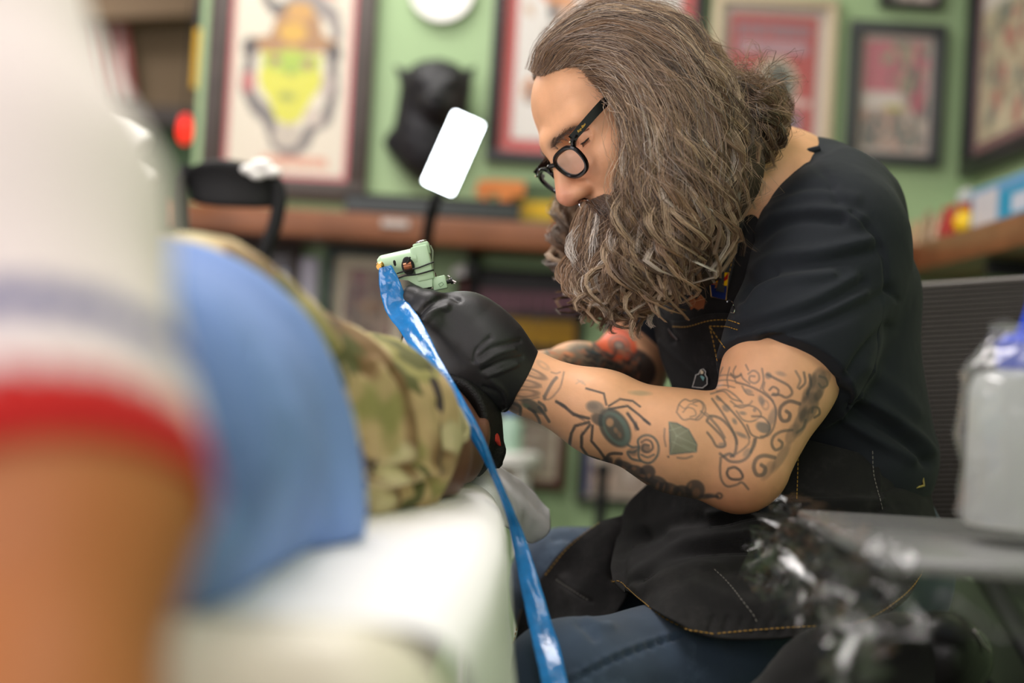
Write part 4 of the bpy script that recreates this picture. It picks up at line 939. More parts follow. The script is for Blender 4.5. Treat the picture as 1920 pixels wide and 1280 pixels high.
# openings: neck, sleeve ends
shirt.cone(W(1300, 190, 1.60), W(1448, 338, 1.627), .055, .058, .006, sub=True)
ax1 = W(1455, 742, 1.452) - W(1563, 455, 1.53); 
def hem_cut(s, c, n, R):
    """cut a sleeve flat, only round c"""
    n = n / np.linalg.norm(n); s.p.append(('e', c + n * R * 1.0, np.array([R, R, R]), np.eye(3), 0, .002, None, True))
class HemSDF(SDF):
    pass
def plane_cut_local(s, c, n, R):
    n = np.asarray(n) / np.linalg.norm(n); s.p.append(('h', np.asarray(c), n, R, 0, .0, None, 'cut'))
_old_d, _old_b = SDF._d, SDF.bounds
def _d2(s, pr, P):
    if pr[0] == 'h':
        q = P - pr[1]; a = q @ pr[2]; rad = np.linalg.norm(q - a[..., None] * pr[2], axis=-1)
        return np.minimum(a, pr[3] - rad)
    return _old_d(s, pr, P)
def _b2(s, pr):
    if pr[0] == 'h': return pr[1] - pr[3] - .12, pr[1] + pr[3] + .12
    return _old_b(s, pr)
SDF._d, SDF.bounds = _d2, _b2
_og = SDF.grid
hem_n = (W(1455, 742, 1.452) - W(1563, 455, 1.53)); hem_n = hem_n / np.linalg.norm(hem_n) 
hem_n = hem_n + _U * 0.0 + (-_R) * 0.02; 
plane_cut_local(shirt, W(1462, 706, 1.455), hem_n - _F * .18, .092)
hem_f = W(1172, 650, 1.80) - W(1330, 470, 1.84); plane_cut_local(shirt, W(1178, 625, 1.802), hem_f / np.linalg.norm(hem_f) , .085)
FOLD = []
def crease(pl, w, a): FOLD.append((pl, w, a))
crease(C5([(250, 920), (300, 860), (420, 800), (700, 770), (1030, 700)]), 13, -.0065); crease(C5([(300, 830), (450, 745), (700, 715), (980, 650)]), 14, .006)
crease(C5([(240, 1050), (330, 940), (520, 880), (760, 850)]), 11, .005); crease(C5([(240, 1000), (290, 900), (420, 830)]), 9, -.004)
crease(C5([(180, 1180), (420, 1130), (700, 1040), (950, 900)]), 13, -.006); crease(C5([(200, 1130), (420, 1080), (680, 990), (900, 870)]), 13, .005)
crease(C5([(380, 1230), (700, 1140), (1000, 1010), (1120, 940)]), 12, -.005); crease(C5([(330, 1190), (650, 1100), (960, 960)]), 12, .0045)
crease(C5([(300, 600), (430, 510), (620, 468), (800, 475), (930, 520)]), 13, .0055); crease(C5([(310, 650), (440, 550), (620, 510), (820, 520)]), 11, -.005)
crease(C5([(300, 480), (480, 400), (700, 360), (900, 390)]), 14, .003); crease(C5([(380, 420), (600, 330), (760, 330)]), 9, -.0025)
crease(C5([(880, 480), (1000, 580), (1070, 690), (1090, 800), (1105, 920), (1165, 1000)]), 5, -.0035)
crease(C5([(640, 170), (740, 260), (800, 420)]), 8, -.002); crease(C5([(250, 560), (230, 700), (240, 860)]), 9, -.004)
crease(C6([(100, 245), (260, 215), (480, 225), (640, 270), (800, 360)]), 3.5, -.0022)
crease(C6([(940, 470), (1100, 560), (1250, 680), (1360, 780)]), 12, .008); crease(C6([(880, 540), (1080, 650), (1230, 740), (1340, 850)]), 11, -.008); crease(C6([(860, 600), (1050, 720), (1250, 830)]), 12, .006)
crease(C6([(1000, 300), (1150, 420), (1290, 560)]), 16, .004); crease(C6([(820, 440), (1000, 540), (1150, 640)]), 12, -.005); crease(C6([(880, 330), (960, 200), (1100, 40)]), 10, -.008)
tshirt = sdf_obj(shirt, 't_shirt', M_shirt, 0.005, person, folds=FOLD, refine=[lambda c: (proj(c)[0] > 1330) & (proj(c)[2] < 1.72)], disp=lambda V: 0.0016 * hashnoise(V, 22, 4))
# collar band and sleeve hem lines
bv_shirt = bvh_of([tshirt])
colp = [(1393, 376), (1412, 350), (1440, 325), (1470, 305), (1500, 291), (1536, 281)]
pts = np.array([onto(bv_shirt, *p, .001)[0] for p in crom(np.array(colp, float), 40)])
MB().tube(pts, .0042, 8).build('collar', M_shirt, person)

# jeans
jn = SDF()
jn.cone(W(1650, 1090, 1.58), W(1380, 1240, 1.455), .078, .074, .03).cone(W(1380, 1240, 1.455), W(1065, 1305, 1.33), .074, .0655, .03)
jn.cone(W(1065, 1300, 1.33), W(1120, 1960, 1.36), .064, .05, .03)
jn.cone(W(1620, 1060, 1.79), W(1060, 1098, 1.76), .085, .0665, .03).cone(W(1060, 1098, 1.76), W(1090, 1620, 1.78), .063, .05, .03)
jn.cone(W(1610, 1000, 1.62), W(1610, 1010, 1.75), .085, .085, .05)
C8 = lambda pl: [(840 + x * .3125, 880 + y * .3125) for x, y in pl]
JF = [(C8([(740, 1270), (900, 1180), (1050, 1110), (1250, 1040), (1400, 995)]), 3.5, -.003), (C8([(740, 1240), (900, 1155), (1050, 1085), (1250, 1015), (1400, 970)]), 6, .0022), (C8([(640, 410), (700, 400), (760, 430)]), 8, -.005), (C8([(800, 920), (850, 960), (880, 1000)]), 9, -.005), (C8([(830, 890), (900, 930), (980, 940)]), 8, .003)]
for i in range(9): x = 790 + i * 68; JF.append((C8([(x, 1190 - (x - 790) * .36), (x + 24, 1215 - (x - 790) * .36)]), 5, -.002))
jeans = sdf_obj(jn, 'jeans', M_jeans, 0.007, person, folds=JF, refine=[lambda c: (proj(c)[1] < 1320) & (proj(c)[0] < 1560)], disp=lambda V: 0.003 * hashnoise(V, 14, 6))
for A_, Bn in ((W(1120, 1960, 1.36), 1.36), (W(1090, 1620, 1.78), 1.78)):
    f_ = SDF(); x0, y0 = A_[0], A_[1]; f_.cone((x0, y0, .05), (x0 - .17, y0, .04), .042, .036, .03).cone((x0, y0, .05), (x0, y0, .12), .04, .045, .03); f_.cut((0, 0, .002), (0, 0, -1))
    sdf_obj(f_, 'shoe', M_blackm, .008, person, steps=1)
    MB().tube([A_, (x0, y0, .1)], .052, 20).build('trouser_leg', M_jeans, person)

# apron
apron = SDF()
lap = [[(1290, 740, 1.577), (1370, 780, 1.537), (1470, 812, 1.507), (1600, 845, 1.497), (1700, 872, 1.532), (1742, 890, 1.592)],
       [(1235, 880, 1.612), (1330, 905, 1.532), (1460, 918, 1.477), (1600, 925, 1.462), (1700, 930, 1.502), (1746, 930, 1.567)],
       [(1176, 945, 1.662), (1290, 975, 1.542), (1450, 972, 1.452), (1600, 980, 1.432), (1705, 985, 1.467), (1756, 985, 1.532)],
       [(1158, 1000, 1.657), (1265, 1030, 1.504), (1430, 1035, 1.409), (1590, 1045, 1.389), (1700, 1030, 1.419), (1752, 1015, 1.474)],
       [(1146, 1050, 1.58), (1250, 1085, 1.405), (1400, 1110, 1.355), (1570, 1115, 1.345), (1690, 1085, 1.385), (1746, 1035, 1.445)],
       [(1148, 1086, 1.51), (1248, 1156, 1.345), (1360, 1196, 1.318), (1560, 1182, 1.318), (1690, 1132, 1.36), (1738, 1052, 1.425)]]
G = patch_pts(lap, 150, 190); n = grid_normals(G)
LF = [(C8([(1050, 690), (1180, 640), (1300, 540), (1500, 480), (1900, 470)]), 9, -.010), (C8([(1100, 680), (1250, 560), (1450, 450), (1800, 420)]), 12, .008), (C8([(1040, 640), (1050, 500), (1110, 420), (1180, 380)]), 10, -.008), (C8([(1150, 730), (1300, 640), (1480, 580), (1620, 600)]), 11, .006), (C8([(1350, 380), (1600, 370), (1900, 330)]), 14, .006), (C8([(1190, 420), (1400, 330), (1700, 290)]), 14, -.006),
      ([(1330, 985), (1480, 960), (1650, 955)], 9, -.006), ([(1330, 965), (1480, 945), (1650, 940)], 9, .005), ([(1420, 1010), (1520, 1060), (1620, 1110)], 14, .006), ([(1440, 1040), (1540, 1085), (1650, 1120)], 12, -.006), ([(1300, 1100), (1400, 1130), (1560, 1140)], 16, .004),
      ([(1640, 840), (1648, 900), (1650, 950)], 4, .003), ([(1650, 870), (1680, 860), (1710, 880)], 6, .003), ([(1655, 920), (1700, 905), (1730, 890)], 7, -.003)]
for i in range(14):
    x = 1330 + i * 27; LF.append(([(x, 1186 - abs(i - 6) * .8), (x + 8, 1162 - abs(i - 6) * .8)], 5, -.0022))
G = fold_disp(G, n, LF); G = G + n * (0.003 * hashnoise(G, 16, 11))[..., None]
ap_lap = sheet('apron_skirt', G, M_denim, person, .0022)
flap = [[(1128, 976, 1.685), (1160, 965, 1.67), (1200, 950, 1.655), (1250, 960, 1.64)], [(1060, 1024, 1.678), (1100, 1020, 1.665), (1150, 1022, 1.64), (1210, 1050, 1.62)], [(1014, 1083, 1.672), (1060, 1085, 1.66), (1110, 1085, 1.63), (1180, 1110, 1.60)], [(980, 1140, 1.665), (1030, 1140, 1.65), (1080, 1145, 1.62), (1150, 1160, 1.58)],
        [(965, 1192, 1.66), (1005, 1200, 1.64), (1050, 1205, 1.60), (1120, 1220, 1.56)], [(948, 1300, 1.66), (980, 1320, 1.64), (1030, 1330, 1.60), (1090, 1340, 1.56)]]
G = patch_pts(flap, 90, 60); n = grid_normals(G); G = fold_disp(G, n, [(C8([(1040, 310), (1010, 480), (990, 640)]), 9, -.006), (C8([(650, 660), (760, 740), (860, 790)]), 4, -.002), ([(1060, 1090), (1080, 1150), (1070, 1220)], 14, .005)]); G = G + n * (0.003 * hashnoise(G, 18, 12))[..., None]
ap_flap = sheet('apron_flap', G, M_denim, person, .0022)
bib = [[(1250, 360, 1.66), (1300, 365, 1.62), (1350, 370, 1.575), (1400, 372, 1.548), (1440, 380, 1.55)], [(1238, 470, 1.655), (1290, 478, 1.61), (1340, 482, 1.56), (1395, 488, 1.53), (1440, 492, 1.53)], [(1224, 575, 1.65), (1270, 590, 1.60), (1330, 592, 1.555), (1400, 596, 1.52), (1450, 600, 1.52)], [(1236, 660, 1.65), (1280, 668, 1.60), (1340, 672, 1.56), (1400, 676, 1.53), (1460, 684, 1.53)], [(1262, 738, 1.64), (1300, 742, 1.60), (1350, 745, 1.56), (1410, 752, 1.53), (1470, 762, 1.53)], [(1268, 800, 1.64), (1310, 805, 1.60), (1360, 810, 1.56), (1420, 815, 1.53), (1480, 830, 1.52)]]
G = patch_pts(bib, 90, 70); n = grid_normals(G); G = G + n * (0.002 * hashnoise(G, 18, 13))[..., None]; ap_bib = sheet('apron_bib', G, M_denim, person, .0022)
pk = [[(1229, 578, 1.638), (1252, 600, 1.612), (1280, 601, 1.582), (1320, 590, 1.548), (1360, 588, 1.525), (1402, 600, 1.508)], [(1236, 640, 1.638), (1256, 650, 1.612), (1285, 650, 1.584), (1325, 648, 1.555), (1365, 648, 1.532), (1405, 652, 1.515)], [(1252, 700, 1.632), (1270, 712, 1.61), (1295, 714, 1.585), (1330, 714, 1.558), (1370, 716, 1.535), (1410, 718, 1.518)], [(1262, 732, 1.632), (1276, 737, 1.61), (1298, 735, 1.585), (1330, 732, 1.558), (1370, 732, 1.535), (1412, 736, 1.518)]]
G = patch_pts(pk, 60, 70); n = grid_normals(G); G = fold_disp(G, n, [([(1236, 640), (1290, 690), (1340, 725)], 5, .002), ([(1250, 590), (1262, 640)], 5, -.003)]); ap_pk = sheet('apron_pocket', G, M_denim, person, .002)
bv = bvh_of([ap_lap, ap_flap, ap_bib, ap_pk, tshirt, jeans])
def ribbon(name, pl, wd, m, lift=.0025, th=.002, n=40):
    pl = crom(np.array(pl, float), n); tg = np.gradient(pl, axis=0); tg /= np.linalg.norm(tg, axis=1)[:, None]; nr = np.stack([-tg[:, 1], tg[:, 0]], 1)
    hits = [onto(bv, *p, lift) for p in pl]; C_ = np.array([h[0] for h in hits])
    C_ = crom(C_[::4], n)
    sc = np.array([proj(c)[2] for c in C_]) / FPX
    side = (_R[None] * nr[:, :1] - _U[None] * nr[:, 1:2]) * (wd * sc)[:, None]
    Vv = np.stack([C_ + side * t for t in (-.5, -.17, .17, .5)], 1); return sheet(name, Vv, m, person, th)
M_strap = mat('charcoal strap webbing', (52, 52, 54), 0.8, weave=0.4, wscale=3000)
ribbon('apron_strap', [(1412, 300), (1404, 335), (1394, 378), (1384, 432), (1370, 500), (1352, 580)], 24, M_strap, .004)
bv2 = bvh_of([o for o in person.children if o.type == 'MESH'])
for nm, pl, mm in (('strap_stitching', [(1397, 365), (1388, 410), (1376, 470), (1364, 530)], M_gold), ('pocket_stitching', [(1262, 612), (1290, 612), (1330, 601), (1365, 600), (1392, 608)], M_gold), ('pocket_stitching', [(1331, 611), (1338, 640), (1346, 680)], M_gold), ('pocket_stitching', [(1331, 611), (1360, 612), (1385, 618)], M_gold), ('pocket_stitching', [(1333, 614), (1345, 632), (1360, 652)], M_gold),
                   ('hem_stitching', C8([(980, 672), (1040, 680), (1150, 775), (1300, 895), (1450, 960), (1600, 990)]), M_gold), ('hem_stitching', [(1345, 1188), (1430, 1180), (1523, 1174), (1570, 1174), (1632, 1158), (1690, 1120), (1722, 1085), (1733, 1055)], M_gold), ('side_stitching', C8([(910, 320), (800, 400), (700, 490), (580, 640)]), M_gold), ('side_stitching', C8([(440, 840), (410, 960), (380, 1100), (365, 1200)]), M_gold),
                   ('waist_stitching', [(1497, 835), (1496, 880), (1494, 938)], M_gold), ('waist_stitching', [(1438, 905), (1437, 936)], M_gold), ('seam_stitching', [(1636, 845), (1638, 890), (1650, 935), (1655, 960)], M_greyth), ('panel_stitching', C8([(1600, 600), (1680, 680), (1760, 780), (1830, 870), (1860, 930)]), M_greyth), ('panel_stitching', C8([(650, 660), (740, 720), (850, 790)]), M_greyth)):
    stitch(bv2, nm, pl, mm, person)
# pins on the apron
def pin(pl, m, name, lift=.004, th=.0015):
    P_ = [onto(bv2, *p, lift)[0] for p in pl]; c = np.mean(P_, 0); nn = -(c - _C) / np.linalg.norm(c - _C); nn = nn * .6 - _R * .3; nn /= np.linalg.norm(nn)
    P_ = [p - nn * ((p - c) @ nn) for p in P_]; return P_, nn
F2 = lambda pl: [(980 + x * .28125, 300 + y * .28125) for x, y in pl]
fl = F2([(1280, 750), (1362, 750), (1362, 935), (1280, 912)]); P_, nn = pin(fl, None, ''); c0 = np.mean(P_, 0)
pn = MB().prism(P_, nn, .0012).build('flag_pin', mat('navy enamel', (26, 40, 92), 0.2), person, False)
tp = P_[0] + (P_[3] - P_[0]) * .5; tq = P_[1] + (P_[2] - P_[1]) * .48; ce = (tp + tq) / 2
M_ry, M_rr = mat('yellow enamel', (236, 186, 22), 0.2), mat('red enamel', (176, 40, 30), 0.2)
rim = [tp, P_[0], P_[0] * .66 + P_[1] * .34, P_[0] * .34 + P_[1] * .66, P_[1], P_[1] * .5 + tq * .5, tq]
for i in range(6): MB().prism([ce + nn * .0012, rim[i] + nn * .0012, rim[i + 1] + nn * .0012], nn, .0006).build('ray', M_rr if i % 2 == 0 else M_ry, pn, False)
st = [ce + nn * .0019 + ((P_[1] - P_[0]) * math.cos(a) * (.32 if k % 2 == 0 else .13) + (P_[0] - P_[3]) * math.sin(a) * (.17 if k % 2 == 0 else .07)) for k, a in enumerate(np.linspace(math.pi / 2, 2.5 * math.pi, 11)[:-1])]
MB().prism(st, nn, .0006).build('star', mat('copper star', (190, 130, 80), 0.3, metal=.6), pn, False)
MB().tube([p + nn * .0006 for p in P_], .0007, 6, closed=True).build('rim', mat('gold rim', (200, 160, 90), 0.3, metal=1), pn)
P_, nn = pin(F2([(1300, 600), (1335, 605), (1340, 640), (1320, 668), (1298, 650)]), None, ''); MB().prism(P_, nn, .002).build('red_pin', M_rr, person, False)
a_, b_ = P_[1], P_[1] + (_R * .004 + _U * .002); MB().tube([a_, b_], .0008, 6).build('pin_post', M_chrome, person)
C6b = lambda pl: [(1200 + x * .2187, 480 + y * .2187) for x, y in pl]
P_, nn = pin(C6b([(512, 1118), (518, 1030), (545, 1010), (555, 970), (575, 962), (592, 985), (590, 1010), (604, 1040), (600, 1100), (580, 1118)]), None, '', .006)
fp = MB().prism(P_, nn, .0012).build('figure_pin', M_blackm, person, False); MB().tube([p + nn * .001 for p in P_], .0004, 5, closed=True).build('outline', M_white, fp)
P2, nn = pin(C6b([(575, 1018), (596, 1045), (580, 1085), (560, 1050)]), None, '', .0085); MB().prism(P2, nn, .0006).build('diamond', mat('teal enamel', (96, 150, 150), 0.3), fp, False)
P2, nn = pin(C6b([(512, 1116), (540, 1065), (558, 1085), (560, 1116)]), None, '', .0085); MB().prism(P2, nn, .0006).build('skirt', M_beige, fp, False)
P2, nn = pin(C6b([(570, 968), (590, 980), (588, 1002), (572, 1004)]), None, '', .0085); MB().prism(P2, nn, .0006).build('face', M_beige, fp, False)
M_org = mat('orange patch', (150, 84, 44), 0.7, var=0.2)
for nm, ply in (('embroidered_patch', [(1140, 920), (1160, 900), (1175, 935), (1200, 900), (1222, 930), (1222, 1000), (1200, 990), (1180, 1000), (1160, 985), (1142, 1002)]), ('embroidered_patch', [(970, 860), (1030, 840), (1050, 900), (1010, 960), (975, 930)])):
    P_, nn = pin(F2(ply), None, '', .003); MB().prism(P_, nn, .001).build(nm, M_org, person, False)
P_ = [onto(bv2, *p, .003)[0] for p in F2([(1375, 945), (1395, 935), (1420, 965), (1430, 1000), (1420, 1030), (1405, 1025)])]; MB().tube(crom(np.array(P_), 20), .0007, 6).build('safety_pin', M_chrome, person)
P_ = [onto(bv2, *p, .003)[0] for p in ((1257, 617), (1265, 625), (1275, 637))]; MB().tube(P_, .0014, 6).build('pen_clip', M_chrome, person)
# buckle at the back of the waist
P_ = [onto(bv2, *p, .004)[0] for p in ((1712, 893), (1728, 893), (1731, 912), (1714, 914))]; cb = np.mean(P_, 0)
MB().tube([W(1713, 890, 1.52), W(1728, 888, 1.525), W(1731, 910, 1.525), W(1716, 914, 1.52)], .0022, 8, closed=True).build('buckle', mat('brass', (190, 160, 110), 0.25, metal=1), person)
# necklace
e_beads = []
bd = crom(np.array([(1434, 262, 1.51), (1425, 285, 1.505), (1417, 310, 1.502), (1409, 332, 1.50), (1400, 356, 1.50)], float), 13)
neck = MB(); neck.tube(WV(bd), .0008, 5); nk = neck.build('necklace', M_blackm, person)
M_bead = mat('dark olive bead', (62, 56, 40), 0.25, var=0.2)
for p in bd: MB().ball(W(*p), .0041, n=12).build('bead', M_bead, nk)

# ================================================================== gloves
M_glove = mat('black nitrile', (34, 34, 36), 0.45, var=0.05, bump=0.1, bscale=700)
gl = SDF(); D_ = 1.452
gl.cone(W(972, 714, 1.455), W(905, 668, 1.452), .0335, .0385, .02)
gl.cone(W(905, 662, 1.452), W(868, 612, 1.45), .042, .033, .03).cone(W(895, 690, 1.452), W(862, 690, 1.45), .034, .026, .03).ell(W(882, 650, 1.452), (.042, .034, .048), None, .02)
gl.cone(W(866, 600, 1.445), W(806, 572, 1.43), .0215, .0145, .015).cone(W(806, 570, 1.43), W(774, 556, 1.44), .0130, .0115, .006).cone(W(774, 556, 1.44), W(768, 590, 1.46), .0105, .009, .005)
gl.cone(W(845, 640, 1.425), W(812, 606, 1.42), .0135, .0115, .010).cone(W(812, 606, 1.42), W(782, 584, 1.43), .0110, .0095, .005)
gl.cone(W(838, 620, 1.46), W(796, 622, 1.475), .0145, .012, .01).cone(W(796, 622, 1.475), W(800, 655, 1.48), .0115, .0100, .006)
gl.cone(W(845, 660, 1.455), W(806, 668, 1.47), .014, .0115, .01).cone(W(806, 668, 1.47), W(816, 700, 1.478), .0108, .0095, .006)
gl.cone(W(860, 695, 1.452), W(828, 706, 1.465), .0125, .0105, .01).cone(W(828, 706, 1.465), W(840, 734, 1.47), .0098, .0085, .006)
cn = W(985, 722, 1.455) - W(905, 668, 1.452); plane_cut_local(gl, W(975, 721, 1.456), cn + _U * -.0 + _R * .004, .06)
GC = [(1105 / 3.5556 + 680, 0)]
C3 = lambda pl: [(680 + x * .28125, 430 + y * .28125) for x, y in pl]
GF = [(C3([(360, 590), (420, 520), (560, 440), (640, 470)]), 5, -.003), (C3([(400, 620), (470, 550), (560, 520)]), 7, .004), (C3([(780, 850), (860, 790), (960, 760), (1050, 740)]), 4, -.0018), (C3([(780, 900), (900, 830), (1010, 800)]), 4, .0016), (C3([(800, 940), (930, 880), (1060, 850)]), 4, -.0018), (C3([(830, 980), (960, 930), (1030, 900)]), 4, .0016), (C3([(860, 1010), (940, 1080), (960, 1180)]), 5, .0018), (C3([(740, 880), (760, 800), (850, 720)]), 4, -.0015), (C3([(810, 1050), (900, 1090), (940, 1150)]), 4, -.0014)]
g1 = sdf_obj(gl, 'glove', M_glove, .0035, person, folds=GF, refine=[lambda c: c[:, 0] > -9])
rimp = []
cdir = (cn / np.linalg.norm(cn)); u1 = np.cross(cdir, _F); u1 /= np.linalg.norm(u1); u2 = np.cross(cdir, u1)
for t in np.linspace(0, 2 * math.pi, 40)[:-1]: rimp.append(W(977, 718, 1.456) + .0335 * (math.cos(t) * u1 + math.sin(t) * u2) + cdir * .002 * math.sin(3 * t))
MB().tube(rimp, .0016, 8, closed=True).build('glove_cuff_bead', M_glove, person)
gr = SDF(); gr.cone(W(955, 715, 1.60), W(880, 700, 1.56), .032, .034, .02).ell(W(860, 695, 1.55), (.038, .03, .035), None, .02)
for i in range(4): gr.cone(W(845, 670 + i * 18, 1.54), W(808, 690 + i * 16, 1.535), .012, .0105, .008).cone(W(808, 690 + i * 16, 1.535), W(800, 722 + i * 12, 1.54), .0105, .009, .006)
gr.cone(W(870, 680, 1.53), W(830, 655, 1.515), .013, .011, .01)
sdf_obj(gr, 'glove', M_glove, .004, person)

# ================================================================== glasses, ring
M_acet = mat('black acetate', (9, 9, 10), 0.22, spec=.4)
M_lens = mat('clear lens', (255, 250, 248), 0.02, alpha=0.14, spec=0.7)
gls = None
def rrect(c, w, h, tilt_f=0.0, nseg=40, p=2.6, taper=.12, side=1):
    out = []
    for t in np.linspace(0, 2 * math.pi, nseg + 1)[:-1]:
        ct, s_ = math.cos(t), math.sin(t); x = abs(ct) ** (2 / p) * np.sign(ct); y = abs(s_) ** (2 / p) * np.sign(s_)
        x = x * (1 + taper * y)
        out.append(H(c[0] + side * x * w / 2, c[1] - .0 + y * tilt_f - abs(c[0] + side * x * w / 2) * .16, c[2] + y * h / 2))
    return np.array(out)
GLC = (.0345, .0275, -.0165)
rims = MB()
for sd in (1, -1):
    rr = rrect((sd * GLC[0], GLC[1], GLC[2]), .0455, .0310, .004, side=sd); rims.tube(rr, .0025, 8, closed=True)
rims.tube(crom([H(.0105, GLC[1] - .001, -.008), H(0, GLC[1] + .003, -.005), H(-.0105, GLC[1] - .001, -.008)], 10), .0026, 8)
gls = rims.build('glasses', M_acet, person)
for sd in (1, -1):
    rr = rrect((sd * GLC[0], GLC[1], GLC[2]), .0455, .0310, .004, side=sd); c = rr.mean(0); k = len(rr)
    mesh_obj('lens', np.concatenate([rr, [c + fwd * .002]]), [(i, (i + 1) % k, k) for i in range(k)], M_lens, gls)
    e0, e1, e2 = H(sd * .0625, GLC[1] - .0075, .0015), H(sd * .0745, -.03, .0155), H(sd * .080, -.088, .027)
    tl = crom([e0, e1, e2, H(sd * .078, -.11, .010)], 24)
    mb = MB(); tg = np.gradient(tl, axis=0); tg /= np.linalg.norm(tg, axis=1)[:, None]
    Vs = []; 
    for i, p in enumerate(tl):
        sdv = HA[0] * sd; u_ = np.cross(tg[i], sdv); u_ /= np.linalg.norm(u_); hh = .0044 + .0012 * min(1, i / 14) if i < 16 else .0056 - .0026 * (i - 16) / 8
        for a_, b_ in ((-1, -1), (1, -1), (1, 1), (-1, 1)): Vs.append(p + u_ * hh * a_ * .95 + sdv * .0019 * b_)
    fs = [(i * 4 + k_, i * 4 + (k_ + 1) % 4, i * 4 + 4 + (k_ + 1) % 4, i * 4 + 4 + k_) for i in range(len(tl) - 1) for k_ in range(4)] + [(3, 2, 1, 0), tuple((len(tl) - 1) * 4 + k_ for k_ in range(4))]
    mb.add(Vs, fs); mb.build('temple', M_acet, gls)
    MB().tube([H(sd * .0535, GLC[1] - .0085, -.0055), H(sd * .060, GLC[1] - .0085, -.001), e0 + (e1 - e0) * .12], [.0028, .0036, .0036], 8).build('hinge', M_acet, gls)
    MB().ball(H(sd * .0605, GLC[1] - .0045, -.0005), .0012, n=8).build('rivet', mat('silver rivet', (190, 180, 150), 0.3, metal=1), gls)
    if sd == 1:
        tx = bpy.data.curves.new('lettering', 'FONT'); tx.body = 'Ray-Ban'; tx.size = .0036; tx.shear = .35; tx.extrude = .0001; tx.align_x = 'CENTER'; tx.align_y = 'CENTER'
        to = bpy.data.objects.new('lettering', tx); COL.objects.link(to); bpy.context.view_layer.update(); dg = bpy.context.evaluated_depsgraph_get()
        me = bpy.data.meshes.new_from_object(to.evaluated_get(dg)); bpy.data.objects.remove(to)
        i = 2; xa = tg[i]; za = HA[0]; ya = np.cross(za, xa); ctr = tl[i] + HA[0] * .00215
        for v in me.vertices: v.co = Vector(ctr + xa * v.co[0] + ya * v.co[1] + za * v.co[2])
        me.materials.clear(); me.materials.append(mat('gold print', (226, 176, 70), 0.35, metal=.6)); lo = bpy.data.objects.new('lettering', me); COL.objects.link(lo); attach(lo, gls)
MB().tube([H(0, .021 + .006 * math.cos(t), -.0585 - .006 * math.sin(t)) + lft * .004 for t in np.linspace(0, 2 * math.pi, 20)[:-1]], .0009, 6, closed=True).build('nose_ring', M_chrome, person)
MB().ball(H(.004, .022, -.0655), .0016, n=8).build('ring_bead', M_chrome, person)
M_lash, M_lidshade = mat('dark lash', (34, 25, 20), 0.6), mat('lid crease shade', (140, 92, 70), 0.6)
for q in (-1, 1):
    def lid(phi, th, k=1.0): 
        p_, t_ = math.radians(phi), math.radians(th); return H(q * .034 + q * .0135 * k * math.sin(p_) * math.cos(t_), -.0135 + .0135 * k * math.cos(p_) * math.cos(t_), -.001 + .0115 * k * math.sin(t_))
    lash = MB().tube([lid(f_, -24 + 10 * abs(f_ - 20) / 70, 1.03) for f_ in np.linspace(-35, 84, 16)], [.0004] + [.0008] * 14 + [.0003], 6)
    for f_ in np.linspace(-20, 80, 16): lash.tube([lid(f_, -24, 1.03), lid(f_ + 4, -34, 1.16), lid(f_ + 8, -34, 1.28)], [.0003, .0002, .0001], 4)
    lash.build('eyelash', M_lash, person)
    MB().tube([lid(f_, 30 - 14 * abs(f_ - 20) / 70, 1.06) for f_ in np.linspace(-30, 88, 16)], [.0002] + [.0008] * 14 + [.0002], 6).build('eyelid_crease_shade', M_lidshade, person)  # thin brown tube stands for the shade in the lid fold
# ================================================================== hair
M_hair = mat('brown greying hair', (255, 255, 255), 0.32, attr='Col', spec=0.6)
M_under = mat('dark hair mass', (58, 44, 34), 0.8, var=0.3, vscale=120)
def strand_mesh(name, P, rad, cols, parent, m):
    """P (n,s,3) polylines -> one mesh of thin three-sided strands"""
    n, s_, _ = P.shape
    Tn = np.gradient(P, axis=1); Tn /= np.linalg.norm(Tn, axis=2)[..., None] + 1e-12
    ref = np.array([.31, .77, .55]); n1 = np.cross(Tn, ref); n1 /= np.linalg.norm(n1, axis=2)[..., None] + 1e-12; n2 = np.cross(Tn, n1)
    tp = np.linspace(0, 1, s_); prof = np.minimum(1, .55 + tp * 6) * np.minimum(1, (1.04 - tp) * 5); R_ = (rad[:, None] * prof[None])[..., None]
    ref = _F; n1 = np.cross(Tn, ref); n1 /= np.linalg.norm(n1, axis=2)[..., None] + 1e-9; n2 = np.cross(n1, Tn); n2 = np.where((n2 @ ref)[..., None] > 0, -n2, n2)
    tl = RNG.uniform(-.7, .7, (n, 1, 1)); n1, n2 = n1 * np.cos(tl) + n2 * np.sin(tl), n2 * np.cos(tl) - n1 * np.sin(tl)
    ring = np.stack([P - R_ * n1, P + R_ * .7 * n2, P + R_ * n1], 2)
    V = ring.reshape(-1, 3); base = (np.arange(n)[:, None] * s_ + np.arange(s_ - 1)[None]).reshape(-1) * 3; F = []
    for k in range(2): k2 = (k + 1) % 3; F.append(np.stack([base + k, base + k2, base + 3 + k2, base + 3 + k], -1))
    c = np.repeat(cols, s_ * 3, 0)
    return mesh_obj(name, V, np.concatenate(F), m, parent, True, c)
PAL = srgb_arr(np.array([(98, 74, 56), (128, 101, 78), (160, 130, 101), (54, 40, 31), (186, 160, 130), (194, 180, 166), (222, 214, 204), (82, 61, 46), (140, 107, 78)], float))  # brown and grey tones, spread wider to imitate highlights and dark gaps
PW = np.array([.18, .20, .16, .13, .11, .06, .02, .09, .05])
